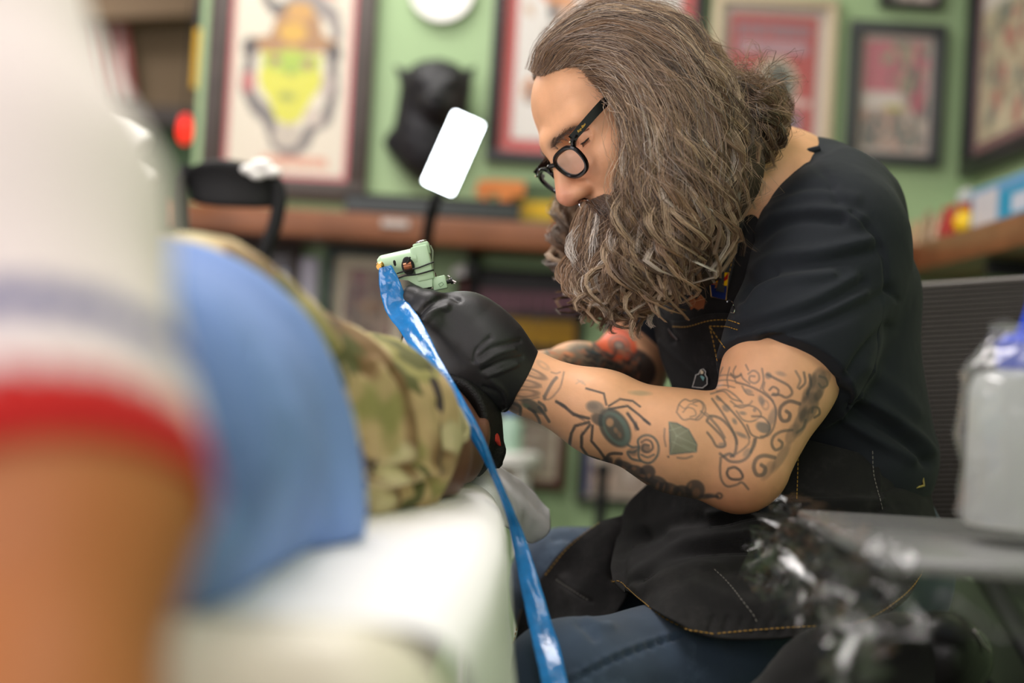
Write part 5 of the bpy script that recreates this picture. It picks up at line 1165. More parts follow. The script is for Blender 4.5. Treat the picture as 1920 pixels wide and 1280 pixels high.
def make_hair(name, keys, nclump, per, S, spread, wave, lam, depth, rad, parent, seed, short=0.0, frizz=.002, srange=(0, 1), pal=PAL, pw=PW, push=0.0, wstart=.25):
    g = np.random.default_rng(seed); KW = WV(np.array(keys, float)); KW = crom(KW.swapaxes(0, 1), S).swapaxes(0, 1)
    fine = crom(KW, 240); out = []; cl = []; t = np.linspace(0, 1, S); vdir = _F
    for c in range(nclump):
        s_ = srange[0] + (srange[1] - srange[0]) * (c + g.random()) / nclump; gd = fine[min(239, int(s_ * 239))].copy(); lay = g.random() ** 1.4
        ln = 1 - short * g.random(); tt = t * ln; gd = np.stack([np.interp(tt, t, gd[:, i]) for i in range(3)], -1)
        gd = gd + vdir * (depth * lay * np.minimum(1, t * 3 + .15))[:, None]
        L_ = np.linalg.norm(np.diff(gd, axis=0), axis=1).sum(); ph = g.random() * 6.28; lm = lam * (.75 + .6 * g.random()); A = wave * (.5 + g.random()) * np.clip((t - wstart) / .45, 0, 1) ** 1.1 * (1 + .6 * np.clip((t - .7) / .3, 0, 1))
        tg = np.gradient(gd, axis=0); tg /= np.linalg.norm(tg, axis=1)[:, None] + 1e-9; sd = np.cross(tg, vdir); sd /= np.linalg.norm(sd, axis=1)[:, None] + 1e-9; dp = np.cross(tg, sd)
        arg = 6.283 * L_ * t / lm + ph; gd = gd + sd * (A * np.sin(arg))[:, None] + dp * (A * .7 * np.cos(arg + 1.0 * g.random()))[:, None]
        drift = g.normal(0, .006, 2); gd = gd + sd * (drift[0] * t ** 1.5)[:, None] + dp * (abs(drift[1]) * t ** 1.5)[:, None] * push
        base = PAL[g.choice(len(PW), p=PW)] if pal is PAL else pal[g.choice(len(pw), p=pw)]
        for k in range(per):
            rr = math.sqrt(g.random()) * spread * (.6 + .8 * g.random()); an = g.random() * 6.283; pr = .5 + .65 * np.sin(np.pi * np.clip(t * 1.02, 0, 1)) - .38 * t
            tw = an + t * 2.5 * (g.random() - .3); P = gd + sd * (rr * pr * np.cos(tw))[:, None] + dp * (rr * pr * np.sin(tw) * .6)[:, None]
            f1, f2, p1, p2 = 2 + 4 * g.random(), 3 + 6 * g.random(), g.random() * 6.28, g.random() * 6.28; fz = frizz * (.4 + 1.2 * g.random() ** 2) * (.25 + t)
            P = P + sd * (fz * np.sin(6.28 * f1 * t + p1))[:, None] + dp * (fz * np.sin(6.28 * f2 * t + p2))[:, None]
            out.append(P); q = pal[g.choice(len(pw), p=pw)]; cl.append((base * .74 + q * .26) * (.7 + .6 * g.random()))
    out = np.array(out); cl = np.array(cl); rd = rad * (.7 + .6 * g.random(len(out)))
    return strand_mesh(name, out, rd, cl, parent, M_hair)
K_near = [
 [(1152, 192, 1.447), (1164, 204, 1.432), (1176, 262, 1.42), (1174, 340, 1.415), (1165, 420, 1.42), (1150, 500, 1.435), (1125, 555, 1.45), (1105, 590, 1.46)],
 [(1118, 156, 1.462), (1152, 166, 1.437), (1186, 224, 1.42), (1196, 310, 1.405), (1190, 400, 1.405), (1180, 480, 1.415), (1165, 545, 1.43), (1150, 600, 1.445)],
 [(1080, 122, 1.475), (1130, 114, 1.448), (1192, 152, 1.425), (1228, 240, 1.41), (1236, 340, 1.40), (1228, 440, 1.405), (1214, 530, 1.42), (1196, 608, 1.44)],
 [(1042, 128, 1.485), (1090, 84, 1.458), (1180, 98, 1.432), (1246, 180, 1.416), (1268, 300, 1.402), (1264, 410, 1.40), (1254, 510, 1.41), (1240, 598, 1.43)],
 [(1014, 138, 1.50), (1050, 88, 1.475), (1150, 58, 1.452), (1250, 112, 1.432), (1306, 222, 1.416), (1312, 350, 1.406), (1304, 460, 1.41), (1292, 576, 1.43)],
 [(1006, 140, 1.525), (1036, 84, 1.505), (1130, 28, 1.49), (1250, 58, 1.462), (1330, 162, 1.442), (1356, 282, 1.43), (1346, 410, 1.425), (1332, 546, 1.44)],
 [(1004, 138, 1.55), (1036, 76, 1.545), (1130, 14, 1.54), (1258, 36, 1.52), (1342, 132, 1.492), (1386, 250, 1.466), (1372, 370, 1.45), (1352, 520, 1.46)],
 [(1004, 138, 1.58), (1040, 72, 1.59), (1140, 12, 1.585), (1270, 40, 1.572), (1356, 134, 1.555), (1418, 214, 1.535), (1406, 290, 1.515), (1380, 400, 1.49)]]
K_far = [
 [(1000, 148, 1.60), (1050, 110, 1.645), (1080, 210, 1.67), (1070, 330, 1.665), (1048, 410, 1.64), (1050, 480, 1.62), (1072, 540, 1.60), (1070, 600, 1.585)],
 [(1010, 120, 1.62), (1070, 100, 1.66), (1110, 210, 1.68), (1100, 330, 1.67), (1075, 420, 1.645), (1070, 490, 1.62), (1100, 550, 1.60), (1090, 610, 1.585)],
 [(1040, 80, 1.62), (1110, 90, 1.66), (1150, 220, 1.68), (1140, 350, 1.67), (1110, 430, 1.64), (1100, 500, 1.62), (1120, 570, 1.60), (1140, 610, 1.59)],
 [(1100, 30, 1.62), (1190, 80, 1.66), (1230, 230, 1.68), (1210, 370, 1.67), (1180, 450, 1.64), (1170, 520, 1.62), (1190, 580, 1.60), (1200, 620, 1.59)]]
K_beard = [
 [(1098, 378, 1.50), (1088, 400, 1.492), (1075, 450, 1.49), (1070, 500, 1.49), (1088, 550, 1.49), (1078, 600, 1.49)],
 [(1112, 392, 1.495), (1108, 430, 1.487), (1100, 480, 1.485), (1098, 530, 1.485), (1112, 575, 1.487), (1100, 606, 1.49)],
 [(1130, 410, 1.488), (1128, 450, 1.48), (1126, 500, 1.475), (1132, 550, 1.475), (1146, 590, 1.48), (1150, 615, 1.485)],
 [(1155, 425, 1.48), (1155, 470, 1.472), (1160, 520, 1.468), (1168, 560, 1.47), (1180, 600, 1.475), (1190, 622, 1.48)],
 [(1190, 425, 1.475), (1195, 480, 1.468), (1205, 530, 1.465), (1215, 570, 1.468), (1222, 600, 1.47), (1232, 618, 1.475)]]
K_back = [
 [(1300, 70, 1.53), (1350, 140, 1.50), (1395, 165, 1.485), (1432, 200, 1.48), (1438, 240, 1.485), (1408, 282, 1.49), (1380, 340, 1.48)],
 [(1310, 80, 1.55), (1365, 145, 1.53), (1410, 160, 1.52), (1446, 190, 1.515), (1450, 228, 1.515), (1424, 262, 1.515), (1398, 300, 1.50)],
 [(1290, 70, 1.56), (1360, 135, 1.56), (1400, 150, 1.56), (1440, 165, 1.56), (1450, 205, 1.56), (1436, 235, 1.55), (1412, 268, 1.54)]]
under = SDF()
under.ell(H(0, -.088, .026), (.077, .089, .079), HA, .02)
under.cone(W(1250, 180, 1.50), W(1235, 360, 1.49), .050, .055, .03).cone(W(1235, 360, 1.49), W(1225, 515, 1.49), .055, .034, .03)
under.cone(W(1295, 185, 1.53), W(1325, 330, 1.51), .045, .045, .03).cone(W(1325, 330, 1.51), W(1310, 490, 1.49), .045, .028, .03).cone(W(1190, 400, 1.50), W(1170, 530, 1.50), .025, .022, .02)
under.cone(W(1395, 215, 1.52), W(1370, 330, 1.50), .028, .03, .02).cone(W(1195, 280, 1.475), W(1195, 420, 1.475), .012, .02, .02)
under.ell(H(0, .012, .055), (.10, .058, .085), HA, .012, sub=True); under.ell(H(0, .0, -.06), (.066, .062, .085), HA, .01, sub=True)
hair = sdf_obj(under, 'hair', M_under, .006, person, steps=1, disp=lambda V: .003 * hashnoise(V, 60, 3))
make_hair('long_locks', K_near, 140, 36, 40, .0066, .0085, .080, .038, .00028, hair, 1, short=.28, frizz=.0012, push=-1)
make_hair('crown_hair', K_near, 60, 34, 24, .009, .003, .09, .004, .00025, hair, 2, short=.62, frizz=.0012, srange=(.12, 1))
make_hair('loose_curls', K_near, 60, 26, 40, .0048, .013, .075, .010, .00028, hair, 12, short=.14, frizz=.0014, srange=(.02, .95), wstart=.3, push=-1)
make_hair('far_locks', K_far, 44, 28, 36, .006, .011, .08, .02, .0003, hair, 3, short=.14, frizz=.0016)
make_hair('nape_curls', K_back, 34, 30, 34, .008, .013, .055, .03, .0003, hair, 4, short=.2, frizz=.003)
make_hair('beard', K_beard, 40, 32, 30, .0058, .010, .07, .025, .0003, person, 5, short=.3, frizz=.002)
# flyaways
make_hair('flyaway_hair', [[(q[0] + 6 * (1 if q[0] > 1200 else -1), q[1] - 3, q[2] - .004) for q in k] for k in K_near], 60, 5, 26, .016, .014, .08, .006, .00018, hair, 6, short=.25, frizz=.008)
K_fly = [[(1330, 130, 1.5), (1380, 130, 1.5), (1420, 110, 1.5), (1450, 120, 1.5), (1470, 140, 1.5)], [(1370, 150, 1.5), (1420, 150, 1.5), (1460, 180, 1.5), (1475, 220, 1.5), (1460, 260, 1.5)]]
make_hair('flyaway_hair', K_fly, 14, 7, 18, .02, .014, .05, .02, .00016, hair, 7, short=.3, frizz=.008)
# moustache
PALM = srgb_arr(np.array([(84, 58, 38), (60, 42, 28), (104, 74, 48)], float))
mk = []
for i in range(6):
    t = i / 5; a0 = H(.004 + .030 * t, .021 - .010 * t, -.057 - .006 * t); a1 = H(.010 + .034 * t, .022 - .014 * t, -.070 - .006 * t); a2 = H(.018 + .034 * t, .016 - .014 * t, -.086 - .006 * t); a3 = H(.022 + .034 * t, .010 - .012 * t, -.105)
    mk.append([tuple(map(float, proj(p))) for p in (a0, a1, a2, a3)])
mk2 = []
for i in range(4):
    t = i / 3; mk2.append([tuple(map(float, proj(p))) for p in (H(-.004 - .02 * t, .021 - .008 * t, -.057), H(-.008 - .024 * t, .023 - .010 * t, -.072), H(-.012 - .026 * t, .018 - .01 * t, -.09), H(-.014 - .026 * t, .012, -.11))])
make_hair('moustache', mk, 40, 22, 12, .004, .002, .05, .0, .00028, person, 8, short=.35, frizz=.0015, pal=PALM, pw=np.array([.5, .3, .2]))
make_hair('moustache', mk2, 20, 16, 12, .004, .002, .05, .0, .00028, person, 9, short=.35, frizz=.0015, pal=PALM, pw=np.array([.5, .3, .2]))
# eyebrows
for q in (1, -1):
    ek = [[tuple(map(float, proj(H(q * (.010 + .034 * t + dx), .0222 - .010 * (t + dx * 25) - .012 * (t + dx * 25) ** 2, .0085 + .004 * math.sin(2.6 * t) + dz)))) for dx, dz in ((0, 0), (.004, .001), (.008, .0015), (.012, .001))] for t in np.linspace(0, 1, 6)]
    make_hair('eyebrow', ek, 26, 6, 8, .0026, .0, .05, .0, .00014, person, 20 + q, short=.3, frizz=.0006, pal=PALM, pw=np.array([.4, .4, .2]))
# beard on the jaw
bk = []
for i in range(8):
    t = i / 7; a0 = H(.012 + .052 * t, .006 - .085 * t ** 1.5, -.098 + .045 * t ** 1.5); bk.append([tuple(map(float, proj(p))) for p in (a0 + lft * .002, a0 + lft * .006 - _U * .02, a0 + lft * .008 - _U * .045, a0 + lft * .008 - _U * .07)])
make_hair('jaw_beard', bk, 50, 20, 12, .005, .004, .05, .0, .0003, person, 10, short=.3, frizz=.002, pal=PALM, pw=np.array([.5, .3, .2]))

# ================================================================== tattoo machine
Q = lambda x, y, dd=0.0: W(690 + x * .10417, 440 + y * .10417, 1.452 + dd)
M_mint = mat('mint anodised metal', (176, 206, 172), 0.32, var=0.03, spec=0.6)
M_copper = mat('copper windings', (150, 96, 70), 0.3, metal=.8, var=0.4, vscale=250)
M_steel = mat('polished steel', (170, 165, 165), 0.2, metal=1)
M_rubber = mat('black rubber', (24, 24, 26), 0.5)
mc = empty('tattoo_machine', Q(900, 900), 'mint green rotary tattoo machine held upright in the black glove', 'tattoo machine')
axm = Q(1100, 420) - Q(300, 600); axm /= np.linalg.norm(axm); upm = np.cross(axm, -_F); upm /= np.linalg.norm(upm)
if upm @ _U < 0: upm = -upm
AX = np.array([axm, np.cross(upm, axm), upm])
MB().lathe(Q(200, 590), axm, [(.0085, 0), (.0112, .003), (.0118, .005), (.0118, .034), (.0118, .040)], 32).build('motor_housing', M_mint, mc)
hw = MB(); cwin = Q(720, 560, -.0112); hw.ball(cwin, (.0066, .0016, .0095), AX, 20); hw.build('motor_window', M_blackm, mc)
MB().lathe(Q(640, 590, -.0125), axm, [(.0002, 0), (.0046, .0006), (.0046, .0085), (.0002, .009)], 20).build('armature', M_copper, mc)
MB().tube([Q(620, 600, -.0142), Q(700, 520, -.0155), Q(760, 400, -.0145)], .0009, 6).build('coil_bar', M_rubber, mc)
MB().ball(Q(480, 510, -.0113), (.0018, .0008, .0032), AX, 12).build('port', M_blackm, mc)
bx = Q(1000, 560); MB().box(Q(985, 520), (.018, .022, .036), AX, .0022).build('frame', M_mint, mc)
MB().box(Q(970, 260), (.0165, .015, .013), AX, .0018).build('top_block', M_mint, mc)
MB().lathe(Q(970, 175), upm, [(.0055, 0), (.006, .001), (.006, .003), (.0045, .0042)], 18).build('thumb_screw', M_steel, mc)
MB().tube([Q(1120, 190, -.004), Q(1165, 280, -.004), Q(1160, 520, -.004), Q(1165, 660, -.004)], .0011, 8).build('spring_clip', M_steel, mc)
sad = [[Q(560, 800, -.008), Q(560, 800, .008)], [Q(720, 820, -.009), Q(720, 820, .009)], [Q(860, 900, -.0095), Q(860, 900, .0095)], [Q(960, 965, -.0095), Q(960, 965, .0095)], [Q(1060, 950, -.0095), Q(1060, 950, .0095)], [Q(1160, 930, -.0095), Q(1160, 930, .0095)]]
top = [Q(560, 770), Q(720, 760), Q(860, 740), Q(960, 700), Q(1060, 700), Q(1160, 700)]
mb = MB(); vs = []; 
for (a_, b_), t_ in zip(sad, top): ya = np.array(t_); vs += [a_, b_, ya + _F * .0095, ya - _F * .0095]
fs = [(i * 4 + k, i * 4 + (k + 1) % 4, i * 4 + 4 + (k + 1) % 4, i * 4 + 4 + k) for i in range(5) for k in range(4)] + [(3, 2, 1, 0), (20, 21, 22, 23)]
mb.add(vs, fs); mb.build('saddle', M_mint, mc)
vz = MB().box(Q(1290, 870), (.0145, .016, .0135), AX, .0014).build('tube_vice', M_mint, mc)
MB().tube([Q(1270, 890, -.0082), Q(1330, 850, -.0082), Q(1360, 890, -.0082), Q(1300, 940, -.0082), Q(1270, 890, -.0082)], .0003, 5).build('maker_mark', mat('engraved mint', (130, 160, 130), 0.4), vz)
MB().lathe(Q(1410, 850), axm, [(.0022, 0), (.0022, .004), (.0034, .0045), (.0034, .0065)], 14).build('vice_screw', M_rubber, mc)
MB().tube([Q(1460, 800), Q(1580, 858)], .0016, 8).tube([Q(1430, 740), Q(1470, 765)], .0016, 8).build('wing_screw', M_steel, mc)
MB().lathe(Q(1170, 690), upm, [(.003, -.008), (.003, .0), (.0024, .0005)], 14).build('contact_post', M_steel, mc)
for y0, y1 in ((690, 500), (780, 640)): MB().tube(crom([Q(520, y0 + 10, -.0118), Q(700, y0 - 50, -.0150), Q(900, (y0 + y1) / 2, -.0128), Q(1150, y1, -.0118), Q(1172, y1, 0), Q(1150, y1, .012)], 20), .0008, 6).build('rubber_band', M_rubber, mc)
MB().lathe(Q(260, 540, -.006), -axm * .4 - _F * .8 - upm * .2, [(.0035, -.003), (.0045, 0), (.0045, .006), (.003, .008)], 16).build('brass_connector', mat('brass connector', (206, 160, 90), 0.25, metal=1), mc)
MB().tube(crom([Q(1150, 960), Q(1050, 1150, .004), Q(800, 1700, .03), Q(560, 2500, .07)], 14), [.0045] * 4 + [.0085] * 8 + [.003, .001], 14).build('grip_tube', M_steel, mc)

# ================================================================== blue cord sleeve
M_blue = mat('translucent blue plastic', (16, 122, 196), 0.16, var=0.25, vscale=70, spec=0.7, bump=0.35, bscale=160, alpha=0.86, coat=.5)
cs = [(722, 500, 1.438, 24), (730, 530, 1.434, 40), (745, 575, 1.43, 46), (775, 620, 1.40, 44), (808, 680, 1.36, 40), (850, 750, 1.325, 36), (892, 815, 1.31, 24), (925, 885, 1.31, 14), (952, 950, 1.315, 16), (972, 1010, 1.32, 26), (992, 1090, 1.30, 36), (1016, 1180, 1.27, 44), (1040, 1280, 1.225, 48), (1060, 1400, 1.20, 50), (1075, 1700, 1.20, 50)]
cc = crom(np.array(cs, float), 170); ctr = WV(cc[:, :3]); tg2 = np.gradient(cc[:, :2], axis=0); tg2 /= np.linalg.norm(tg2, axis=1)[:, None]
side = _R[None] * -tg2[:, 1:2] - _U[None] * tg2[:, :1]; hwid = cc[:, 3] * cc[:, 2] / FPX / 2; nf = -_F
ring = []
m_ = 26
crv = hashnoise(np.stack([np.arange(170) * .11, np.zeros(170), np.zeros(170)], -1), 1.0, 4)
for k in range(m_):
    a_ = 2 * math.pi * k / m_; rib = 1 + .10 * hashnoise(np.stack([np.arange(170) * .2, np.full(170, math.cos(a_) * 1.5), np.full(170, math.sin(a_) * 1.5)], -1), 1.0, 2)
    th = .0028 + .0016 * hashnoise(np.stack([np.arange(170) * .25, np.full(170, math.cos(a_) * 3), np.full(170, math.sin(a_) * 3)], -1), 1.0, 7)
    ring.append(ctr + side * (hwid * math.cos(a_) * rib)[:, None] + nf[None] * (th * math.sin(a_) + .35 * hwid * math.cos(a_) * crv)[:, None])
V = np.stack(ring, 0).reshape(-1, 3); cord = empty('machine_cord', ctr[-1], 'machine cord in a shiny blue plastic sleeve hanging from the tattoo machine', 'cord')
mesh_obj('plastic_sleeve', V, grid_faces(m_, 170, True), M_blue, cord)
MB().tube(ctr[::3], .0016, 8).build('cable', mat('dark blue cable', (20, 60, 110), 0.4), cord)

# ================================================================== client lying on the bed
def camo_mat():
    m = bpy.data.materials.new('camouflage cloth'); m.use_nodes = True; nt = m.node_tree; N = nt.nodes; L = nt.links; p = N['Principled BSDF']; p.inputs['Roughness'].default_value = .85
    tc = N.new('ShaderNodeTexCoord'); src = None
    rgb = N.new('ShaderNodeRGB'); rgb.outputs[0].default_value = (*srgb(194, 166, 122), 1); src = rgb.outputs[0]
    for col, sc, lo, hi, off, stretch in (((150, 142, 86), 8, .50, .56, 3, (1, 1, 1.8)), ((126, 96, 62), 9, .56, .60, 9, (1.2, 1, .8)), ((212, 196, 154), 10, .58, .63, 14, (1, 1, 1)), ((98, 96, 56), 15, .60, .63, 21, (1, 1, 1.5)), ((70, 58, 58), 17, .645, .66, 31, (1.6, 1.6, .5))):
        mp = N.new('ShaderNodeMapping'); mp.inputs['Location'].default_value = (off, off * .7, off * 1.3); mp.inputs['Scale'].default_value = stretch; L.new(tc.outputs['Object'], mp.inputs[0])
        nz = N.new('ShaderNodeTexNoise'); nz.inputs['Scale'].default_value = sc; nz.inputs['Detail'].default_value = 2; L.new(mp.outputs[0], nz.inputs['Vector'])
        mr = N.new('ShaderNodeMapRange'); mr.inputs['From Min'].default_value = lo; mr.inputs['From Max'].default_value = hi; L.new(nz.outputs['Fac'], mr.inputs['Value'])
        mx = N.new('ShaderNodeMix'); mx.data_type = 'RGBA'; L.new(mr.outputs[0], mx.inputs[0]); L.new(src, mx.inputs[6]); mx.inputs[7].default_value = (*srgb(*col), 1); src = mx.outputs[2]
    L.new(src, p.inputs['Base Color']); return m
M_camo = camo_mat()
M_dskin = mat('dark brown skin', (104, 70, 54), 0.45, var=0.06, vscale=60, bump=0.1, bscale=900, sss=.05)
cl = SDF(); cb_ = W(800, 800, 1.42)
cl.ell(W(818, 808, 1.43), (.039, .085, .052), None, .02).ell(W(812, 850, 1.40), (.042, .05, .033), None, .03)
cl.cone(W(826, 836, 1.40), W(770, 850, 1.26), .036, .044, .03).ell(W(908, 814, 1.40), (.006, .012, .016), None, .006)
cl.cone(W(770, 850, 1.26), W(420, 850, 1.0), .05, .075, .03)
cl.cone(W(826, 800, 1.50), W(826, 800, 1.52), .02, .012, .02); cl.cut((0, 0, ZB + .006), (0, 0, -1))
client = sdf_obj(cl, 'person', M_dskin, .005, steps=1)
tag(client, 'dark-skinned client in camouflage jacket lying on the white bed', 'person')
cam_s = SDF(); cam_s.cone(W(340, 738, .985), W(560, 788, 1.11), .104, .080, .02).cone(W(560, 788, 1.11), W(690, 802, 1.19), .080, .070, .02).cone(W(690, 800, 1.19), W(778, 832, 1.24), .071, .048, .03)
cam_s.cone(W(430, 900, .99), W(700, 880, 1.18), .06, .045, .04).cone(W(200, 740, .93), W(340, 738, .985), .1, .104, .03)
cam_s.cone(W(826, 836, 1.42), W(770, 850, 1.22), .045, .046, .004, sub=True); cam_s.cut((0, 0, ZB + .004), (0, 0, -1))
CF = [([(640, 660), (680, 760), (690, 860), (680, 930)], 12, -.007), ([(560, 600), (640, 700), (660, 820)], 16, .006), ([(700, 680), (760, 770), (770, 880)], 12, .006), ([(735, 700), (790, 790), (800, 900)], 10, -.006), ([(820, 760), (840, 840), (820, 920)], 8, -.004), ([(640, 860), (700, 880), (790, 870)], 9, -.007), ([(650, 900), (740, 925), (830, 900)], 9, -.007), ([(660, 880), (740, 900), (830, 880)], 9, .006), ([(480, 540), (600, 640), (690, 690)], 14, -.005)]
jk = sdf_obj(cam_s, 'camouflage_jacket', M_camo, .006, client, folds=CF, disp=lambda V: .004 * hashnoise(V, 16, 5) + .0025 * hashnoise(V, 40, 6), refine=[lambda c: proj(c)[0] > 560])
flp = [[(738, 664, 1.175), (770, 668, 1.18), (798, 676, 1.19), (818, 692, 1.21)], [(752, 700, 1.155), (778, 708, 1.16), (802, 714, 1.17), (822, 722, 1.19)], [(768, 750, 1.15), (790, 758, 1.155), (808, 762, 1.17), (824, 764, 1.19)], [(778, 800, 1.16), (794, 806, 1.165), (810, 808, 1.18), (824, 806, 1.195)]]
G = patch_pts(flp, 30, 30); sheet('jacket_collar', G, mat('olive collar cloth', (110, 102, 58), 0.85, var=0.25, vscale=12), client, .004)
M_hairb = mat('black hair', (16, 14, 14), 0.6, bump=.6, bscale=500)
hs = SDF(); hs.ell(W(846, 798, 1.455), (.052, .078, .064), None, .02); hs.ell(W(812, 812, 1.37), (.056, .062, .068), None, .006, sub=True); hs.cone(W(920, 790, 1.44), W(932, 845, 1.44), .0075, .008, .01).cone(W(932, 845, 1.44), W(932, 868, 1.44), .008, .006, .006); hs.cut((0, 0, ZB + .008), (0, 0, -1))
sdf_obj(hs, 'hair', M_hairb, .004, client, steps=1)
G = crom(crom(np.array([[W(890, 742, 1.415), W(905, 748, 1.42), W(920, 760, 1.43)], [W(906, 766, 1.414), W(917, 768, 1.42), W(928, 778, 1.43)], [W(922, 792, 1.416), W(928, 796, 1.422), W(934, 804, 1.43)], [W(931, 826, 1.42), W(936, 830, 1.425), W(940, 836, 1.43)]]), 24).swapaxes(0, 1), 8).swapaxes(0, 1)
sheet('red_headband', G, mat('red bandana cloth', (206, 60, 48), 0.7, var=0.15), client, .003)
bl = SDF(); bl.cone(W(120, 860, .66), W(232, 862, .90), .10, .136, .03).ell(W(262, 862, .925), (.135, .07, .142), None, .03).ell(W(330, 960, .92), (.105, .06, .07), None, .05); bl.cone(W(450, 930, .93), W(520, 985, .93), .025, .022, .06)
bl.cut((0, 0, ZB + .003), (0, 0, -1))
BF = [([(330, 600), (390, 760), (420, 930)], 22, -.010), ([(400, 560), (470, 720), (500, 900)], 22, .008), ([(480, 640), (540, 800), (560, 1000)], 14, -.006), ([(540, 760), (590, 880), (610, 1000)], 14, .006), ([(430, 850), (470, 950), (480, 1020)], 13, -.009), ([(600, 900), (625, 960), (630, 1010)], 9, -.004)]
blo = sdf_obj(bl, 'blue_shirt', mat('blue cotton', (122, 150, 212), 0.85, var=0.12, vscale=12, bump=.1, bscale=600), .007, client, folds=BF, disp=lambda V: .003 * hashnoise(V, 14, 15))

# ================================================================== nearest person: striped sleeve and bare arm
M_arm = mat('warm brown skin', (186, 114, 66), 0.5, var=0.04, sss=.08)
fa = SDF(); A0, A1, A2 = W(-330, -330, .68), W(110, 920, .478), W(15, 1500, .42)
fa.cone(A0, A1, .058, .042, .03).cone(A1, A2, .042, .040, .03).cone(A2, W(40, 1900, .40), .038, .026, .03)
for i in range(5): fa.cone(W(40, 1900, .40), W(90 + 22 * i, 2200, .43 - .01 * i), .011, .008, .012)
SH = W(-330, -330, .68); TB = SH + np.array([-.16, -.22, -.02]); fa.cone(TB, SH, .075, .06, .05); fa.cone(TB, TB + [-.02, .0, -.5], .12, .125, .06)
NK = TB + np.array([.0, .02, .10]); fa.cone(TB, NK, .06, .055, .04)
fh, fA = head_frame(NK + np.array([.02, .13, .15]), np.array([.35, .9, -.25]) / np.linalg.norm([.35, .9, -.25]), np.array([.0, .27, .96]), np.array([-.93, .36, -.1]))
add_head(fa, fh, fA); fa.cone(NK, fh(0, -.1, -.05), .052, .05, .03)
near = sdf_obj(fa, 'person', M_arm, .008, steps=1); tag(near, 'person with a bare brown arm in a white sleeve striped blue and red', 'person')
ns = SDF(); ns.cone(A0, W(-40, 420, .535), .088, .064, .03).cone(W(-40, 420, .535), W(122, 1060, .462), .064, .0535, .02); ns.cone(TB, A0, .09, .088, .05); ns.cone(TB + [-.01, 0, .02], TB + [-.02, 0, -.52], .135, .14, .06)
ns.cone(NK, NK + [.01, .02, .12], .06, .06, .004, sub=True); nn_ = (A1 - A0) * np.array([.45, 1, 1]); axis = nn_ / np.linalg.norm(nn_); HC = W(128, 1030, .467) - axis * .010; plane_cut_local(ns, HC, nn_, .08)
axis = nn_ / np.linalg.norm(nn_)
def sleeve_cols(V):
    t = (HC - V) @ axis; c = np.tile(np.array((252, 236, 238), float), (len(V), 1)); rad = np.linalg.norm((V - A1) - ((V - A1) @ axis)[:, None] * axis, axis=1)
    ok = rad < .11
    c[ok & (t < .024)] = (196, 30, 28); c[ok & (t > .043) & (t < .055)] = (84, 92, 152); return srgb_arr(c)
sl = sdf_obj(ns, 'striped_shirt', mat('striped knit', (255, 255, 255), 0.85, attr='Col', bump=.1, bscale=300), .005, near, steps=1, colfn=sleeve_cols, disp=lambda V: .003 * hashnoise(V, 12, 15))
# ================================================================== office chair behind the man
M_meshf = mat('black mesh rib', (84, 79, 74), 0.3)
M_frame = mat('grey chair frame', (120, 114, 108), 0.35)
ch = empty('office_chair', np.r_[W(1720, 1100, 1.75)[:2], 0], 'black ribbed mesh-back office chair the man sits on', 'chair')
def CB(u, v):
    """back surface: u across (0..1), v down (0..1)"""
    px = 1690 + 330 * u; top = 537 - 22 * u; py = top + v * (1075 - top); dd = 1.98 - .10 * u * u - .05 * math.sin(math.pi * v) + .06 * (1 - u) ** 2; return W(px, py, dd)
NR = 58
for i in range(NR):
    v = .018 + .975 * i / (NR - 1); MB().tube([CB(u, v) for u in np.linspace(0, 1, 9)], .0017, 4).build('rib', M_meshf, ch)
MB().tube([CB(u, 0) for u in np.linspace(-.06, 1.03, 24)], .0036, 8).build('top_rail', M_frame, ch)
for u in (-.06, 1.03): MB().tube([CB(u, v) for v in np.linspace(0, 1.02, 16)], .008, 8).build('side_rail', M_blackm, ch)
G = np.array([[CB(u, v) + _F * .010 for u in np.linspace(0, 1, 10)] for v in np.linspace(0, 1, 12)]); sheet('backing_mesh', G, mat('backing mesh', (10, 10, 10), 0.9), ch, .001)
zc = W(1640, 1250, 1.68); s = SDF(); s.cone((zc[0] - .16, zc[1] - .16, .47), (zc[0] + .18, zc[1] - .16, .47), .045, .045, .03).cone((zc[0] - .16, zc[1] + .2, .47), (zc[0] + .18, zc[1] + .2, .47), .045, .045, .03); s.ell((zc[0], zc[1], .465), (.25, .25, .05), None, .03)
sdf_obj(s, 'seat', M_blackm, .008, ch, steps=1)
MB().tube([CB(.5, 1.0) + _F * .02, (zc[0] + .25, zc[1] + .05, .5), (zc[0] + .1, zc[1], .44)], .018, 10).build('back_bar', M_blackm, ch)
MB().tube([(zc[0], zc[1], .44), (zc[0], zc[1], .09)], .025, 14).build('gas_column', M_chrome, ch)
for k in range(5):
    a = k * 2 * math.pi / 5 + .3; tip = (zc[0] + .28 * math.cos(a), zc[1] + .28 * math.sin(a), .075)
    MB().tube([(zc[0], zc[1], .10), tip], [.022, .014], 10).build('foot_arm', M_char, ch); MB().lathe((tip[0] - .012, tip[1], .03), (1, 0, 0), [(.02, 0), (.03, .004), (.03, .02), (.02, .024)], 16).build('caster', M_blackm, ch)
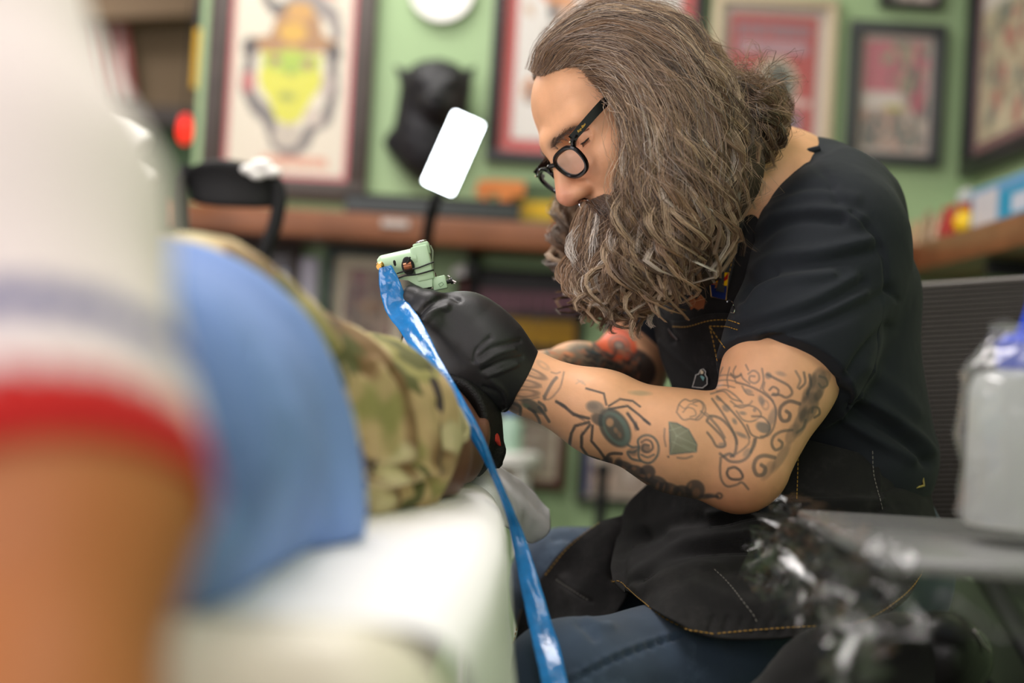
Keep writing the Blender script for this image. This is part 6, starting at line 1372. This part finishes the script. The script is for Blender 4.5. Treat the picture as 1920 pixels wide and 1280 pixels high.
# belt bag / bundled black bag below the waist
M_bag = mat('black fleece', (24, 23, 23), 0.9, var=0.2, vscale=60, bump=.3, bscale=800, sheen=.1); M_leather = mat('black leather', (18, 18, 19), 0.35, bump=.2, bscale=300)
bg = empty('belt_bag', W(1620, 1290, 1.275), 'black padded bag with a zip resting by the seat under the wrapped tray', 'bag')
s = SDF(); s.cone(W(1440, 1340, 1.255), W(1560, 1275, 1.265), .03, .042, .03).cone(W(1560, 1275, 1.265), W(1690, 1232, 1.275), .042, .036, .03).cone(W(1690, 1232, 1.275), W(1740, 1225, 1.280), .036, .03, .02)
sdf_obj(s, 'body', M_bag, .005, bg, folds=[([(1520, 1290), (1600, 1240), (1700, 1200)], 10, .004), ([(1560, 1280), (1640, 1240), (1710, 1225)], 9, -.004)], disp=lambda V: .002 * hashnoise(V, 40, 3))
s = SDF(); s.cone(W(1765, 1222, 1.273), W(1800, 1235, 1.280), .030, .028, .02).cone(W(1765, 1222, 1.273), W(1730, 1290, 1.285), .028, .03, .03); sdf_obj(s, 'end_panel', M_leather, .005, bg)
MB().tube(crom([W(1826, 1186, 1.255), W(1836, 1205, 1.255), W(1832, 1230, 1.258), W(1815, 1250, 1.261)], 14), .0016, 6).build('zip', M_char, bg); MB().tube([W(1830, 1186, 1.253), W(1842, 1206, 1.251), W(1858, 1222, 1.250)], .0013, 6).ball(W(1829, 1184, 1.253), .003).build('zip_pull', M_steel, bg)

# ================================================================== work tray wrapped in film, bottle in a bag
ZT = W(1800, 1000, 1.08)[2]
cart = empty('work_cart', (W(1900, 1000, 1.05)[0], 1.07, 0), 'black work cart with a flat top wrapped in clear film', 'cart')
cx = W(1900, 1000, 1.05)[0]
x0, x1, y0, y1 = .262, .62, .965, 1.27
MB().box(((x0 + x1) / 2, (y0 + y1) / 2, ZT - .012), (x1 - x0, y1 - y0, .014), bev=.004).build('top', mat('brushed grey top', (150, 150, 150), 0.25, metal=.3), cart)
MB().tube([((x0 + x1) / 2 + .12, (y0 + y1) / 2, ZT - .02), ((x0 + x1) / 2 + .12, (y0 + y1) / 2, .05)], .02, 12).build('post', M_char, cart)
MB().lathe(((x0 + x1) / 2 + .12, (y0 + y1) / 2, 0), (0, 0, 1), [(.2, .0), (.2, .02), (.04, .04), (.02, .06)], 24).build('base', M_blackm, cart)
def film_mat(white=0.0, k1=.13, k2=.022):
    m = bpy.data.materials.new('clear film'); m.use_nodes = True; nt = m.node_tree; N = nt.nodes; L = nt.links; N.remove(N['Principled BSDF']); out = N['Material Output']
    tr = N.new('ShaderNodeBsdfTransparent'); tr.inputs[0].default_value = (.97, .97, .97, 1); gl_ = N.new('ShaderNodeBsdfGlossy'); gl_.inputs['Roughness'].default_value = .05
    lw = N.new('ShaderNodeLayerWeight'); lw.inputs[0].default_value = .22; mx = N.new('ShaderNodeMixShader'); tc = N.new('ShaderNodeTexCoord'); nz = N.new('ShaderNodeTexNoise'); nz.inputs['Scale'].default_value = 45; nz.inputs['Detail'].default_value = 3
    bp = N.new('ShaderNodeBump'); bp.inputs['Strength'].default_value = .12; bp.inputs['Distance'].default_value = .01; L.new(tc.outputs['Object'], nz.inputs['Vector']); L.new(nz.outputs['Fac'], bp.inputs['Height']); L.new(bp.outputs[0], gl_.inputs['Normal'])
    ad = N.new('ShaderNodeMath'); ad.operation = 'MULTIPLY_ADD'; ad.inputs[1].default_value = k1; ad.inputs[2].default_value = k2; L.new(lw.outputs['Facing'], ad.inputs[0]); L.new(ad.outputs[0], mx.inputs[0]); L.new(tr.outputs[0], mx.inputs[1]); L.new(gl_.outputs[0], mx.inputs[2]); df = N.new('ShaderNodeBsdfDiffuse'); df.inputs[0].default_value = (.9, .9, .9, 1); m2 = N.new('ShaderNodeMixShader'); m2.inputs[0].default_value = white; L.new(mx.outputs[0], m2.inputs[1]); L.new(df.outputs[0], m2.inputs[2]); L.new(m2.outputs[0], out.inputs[0]); return m
M_film = film_mat(); M_bagfilm = film_mat(.10, .35, .06)
# crumpled film: flat facets, creased over the edge and hanging in points
gf = np.random.default_rng(21); NY, NX = 26, 34
prof = crom(np.array([(.66, .003), (.5, .003), (.36, .004), (.29, .007), (.262, .006), (.248, -.012), (.240, -.040), (.232, -.066), (.226, -.088)], float), NX)
Gf = np.zeros((NY, NX, 3))
for i, y in enumerate(np.linspace(.89, 1.30, NY)):
    for j, (x, z) in enumerate(prof):
        hang = min(1, max(0, (.265 - x) / .02)); fr = min(1, max(0, (.99 - y) / .09)); jit = .001 + .007 * hang + .006 * fr
        Gf[i, j] = (x + gf.normal(0, jit), y + gf.normal(0, .004 + .004 * hang), ZT + z * (1 - .5 * hang * (1 - math.sin(i * .9) ** 2)) - fr ** 1.5 * .055 + abs(gf.normal(0, jit * .7)))
q_ = grid_faces(NY, NX); tri = np.concatenate([q_[:, [0, 1, 2]], q_[:, [0, 2, 3]]])
mesh_obj('film_wrap', Gf.reshape(-1, 3), tri, M_film, cart, False)
bt = empty('wash_bottle', (0, 0, 0), 'squeeze bottle with a blue spout bagged in clear plastic on the cart', 'bottle'); bc = W(1905, 900, 1.07); bx_, by_ = bc[0], bc[1]; bt.location = (bx_, by_, ZT + .008)
z0 = ZT + .0085; HB = W(1905, 692, 1.07)[2] - z0
M_bottle = mat('frosted plastic', (226, 230, 228), 0.35, trans=.35, alpha=.92); M_blue2 = mat('blue spout plastic', (20, 70, 206), 0.3)
MB().lathe((bx_, by_, z0), (0, 0, 1), [(.034, 0), (.037, .004), (.037, HB * .86), (.033, HB * .95), (.016, HB)], 36).build('body', M_bottle, bt)
MB().lathe((bx_, by_, z0 + .001), (0, 0, 1), [(.0355, .0), (.0355, HB * .55), (.001, HB * .551)], 30).build('liquid', mat('milky liquid', (222, 220, 208), 0.4), bt)
MB().lathe((bx_, by_, z0 + HB), (0, 0, 1), [(.017, 0), (.0195, .003), (.0195, .02), (.012, .026)], 28).build('cap', M_blue2, bt)
MB().tube(crom([(bx_, by_, z0 + HB + .02), (bx_ + .008, by_, z0 + HB + .05), (bx_ + .005, by_, z0 + HB + .075)], 10), [.008, .0075, .007, .007, .0065, .006, .006, .005, .005, .004], 12).build('spout', M_blue2, bt)
gr_ = []
for h, r in ((0, .040), (.02, .041), (HB * .5, .042), (HB * .85, .044), (HB * .96, .044), (HB + .006, .036), (HB + .02, .026), (HB + .03, .022), (HB + .036, .026)):
    gr_.append([(bx_ + r * math.cos(t), by_ + r * math.sin(t), z0 + h) for t in np.linspace(0, 2 * math.pi, 25)])
G = crom(crom(np.array(gr_), 60).swapaxes(0, 1), 97).swapaxes(0, 1); rad = G - np.array([bx_, by_, 0]); rad[..., 2] = 0; rad /= np.linalg.norm(rad, axis=-1)[..., None]; dn = .003 * hashnoise(G, 45, 3) + .002 * np.clip((G[..., 2] - z0 - HB * .8) / .03, 0, 1) * hashnoise(G, 90, 4); dn[:, -1] = dn[:, 0]; G = G + rad * (dn + .001)[..., None]
Gc = G[::4, ::6].copy(); gj = np.random.default_rng(3); jt = gj.normal(0, .0022, Gc.shape); jt[:, -1] = jt[:, 0]; Gc = Gc + jt; q_ = grid_faces(*Gc.shape[:2]); mesh_obj('plastic_bag', Gc.reshape(-1, 3), np.concatenate([q_[:, [0, 1, 2]], q_[:, [0, 2, 3]]]), M_bagfilm, bt, False)

# ================================================================== cabinet added to fill the dark area by the side wall
cab = empty('filler_cabinet', (.90, 2.5, 0), 'low black drawer cabinet added to fill the dark area behind the chair', 'cabinet')
MB().box((.905, 2.5, .33), (.25, 1.3, .60), bev=.006).build('body', M_blackm, cab)
for i in range(2):
    for k in range(3):
        dw = MB().box((.774, 2.2 + .63 * i, .13 + .2 * k), (.014, .60, .185), bev=.003).build('drawer', M_black, cab)
        MB().tube([(.758, 2.1 + .63 * i, .19 + .2 * k), (.758, 2.3 + .63 * i, .19 + .2 * k)], .005, 8).build('handle', M_chrome, dw)
for x in (.80, 1.01):
    for y in (1.92, 3.1): MB().tube([(x, y, .0), (x, y, .035)], .02, 10).build('foot', M_blackm, cab)
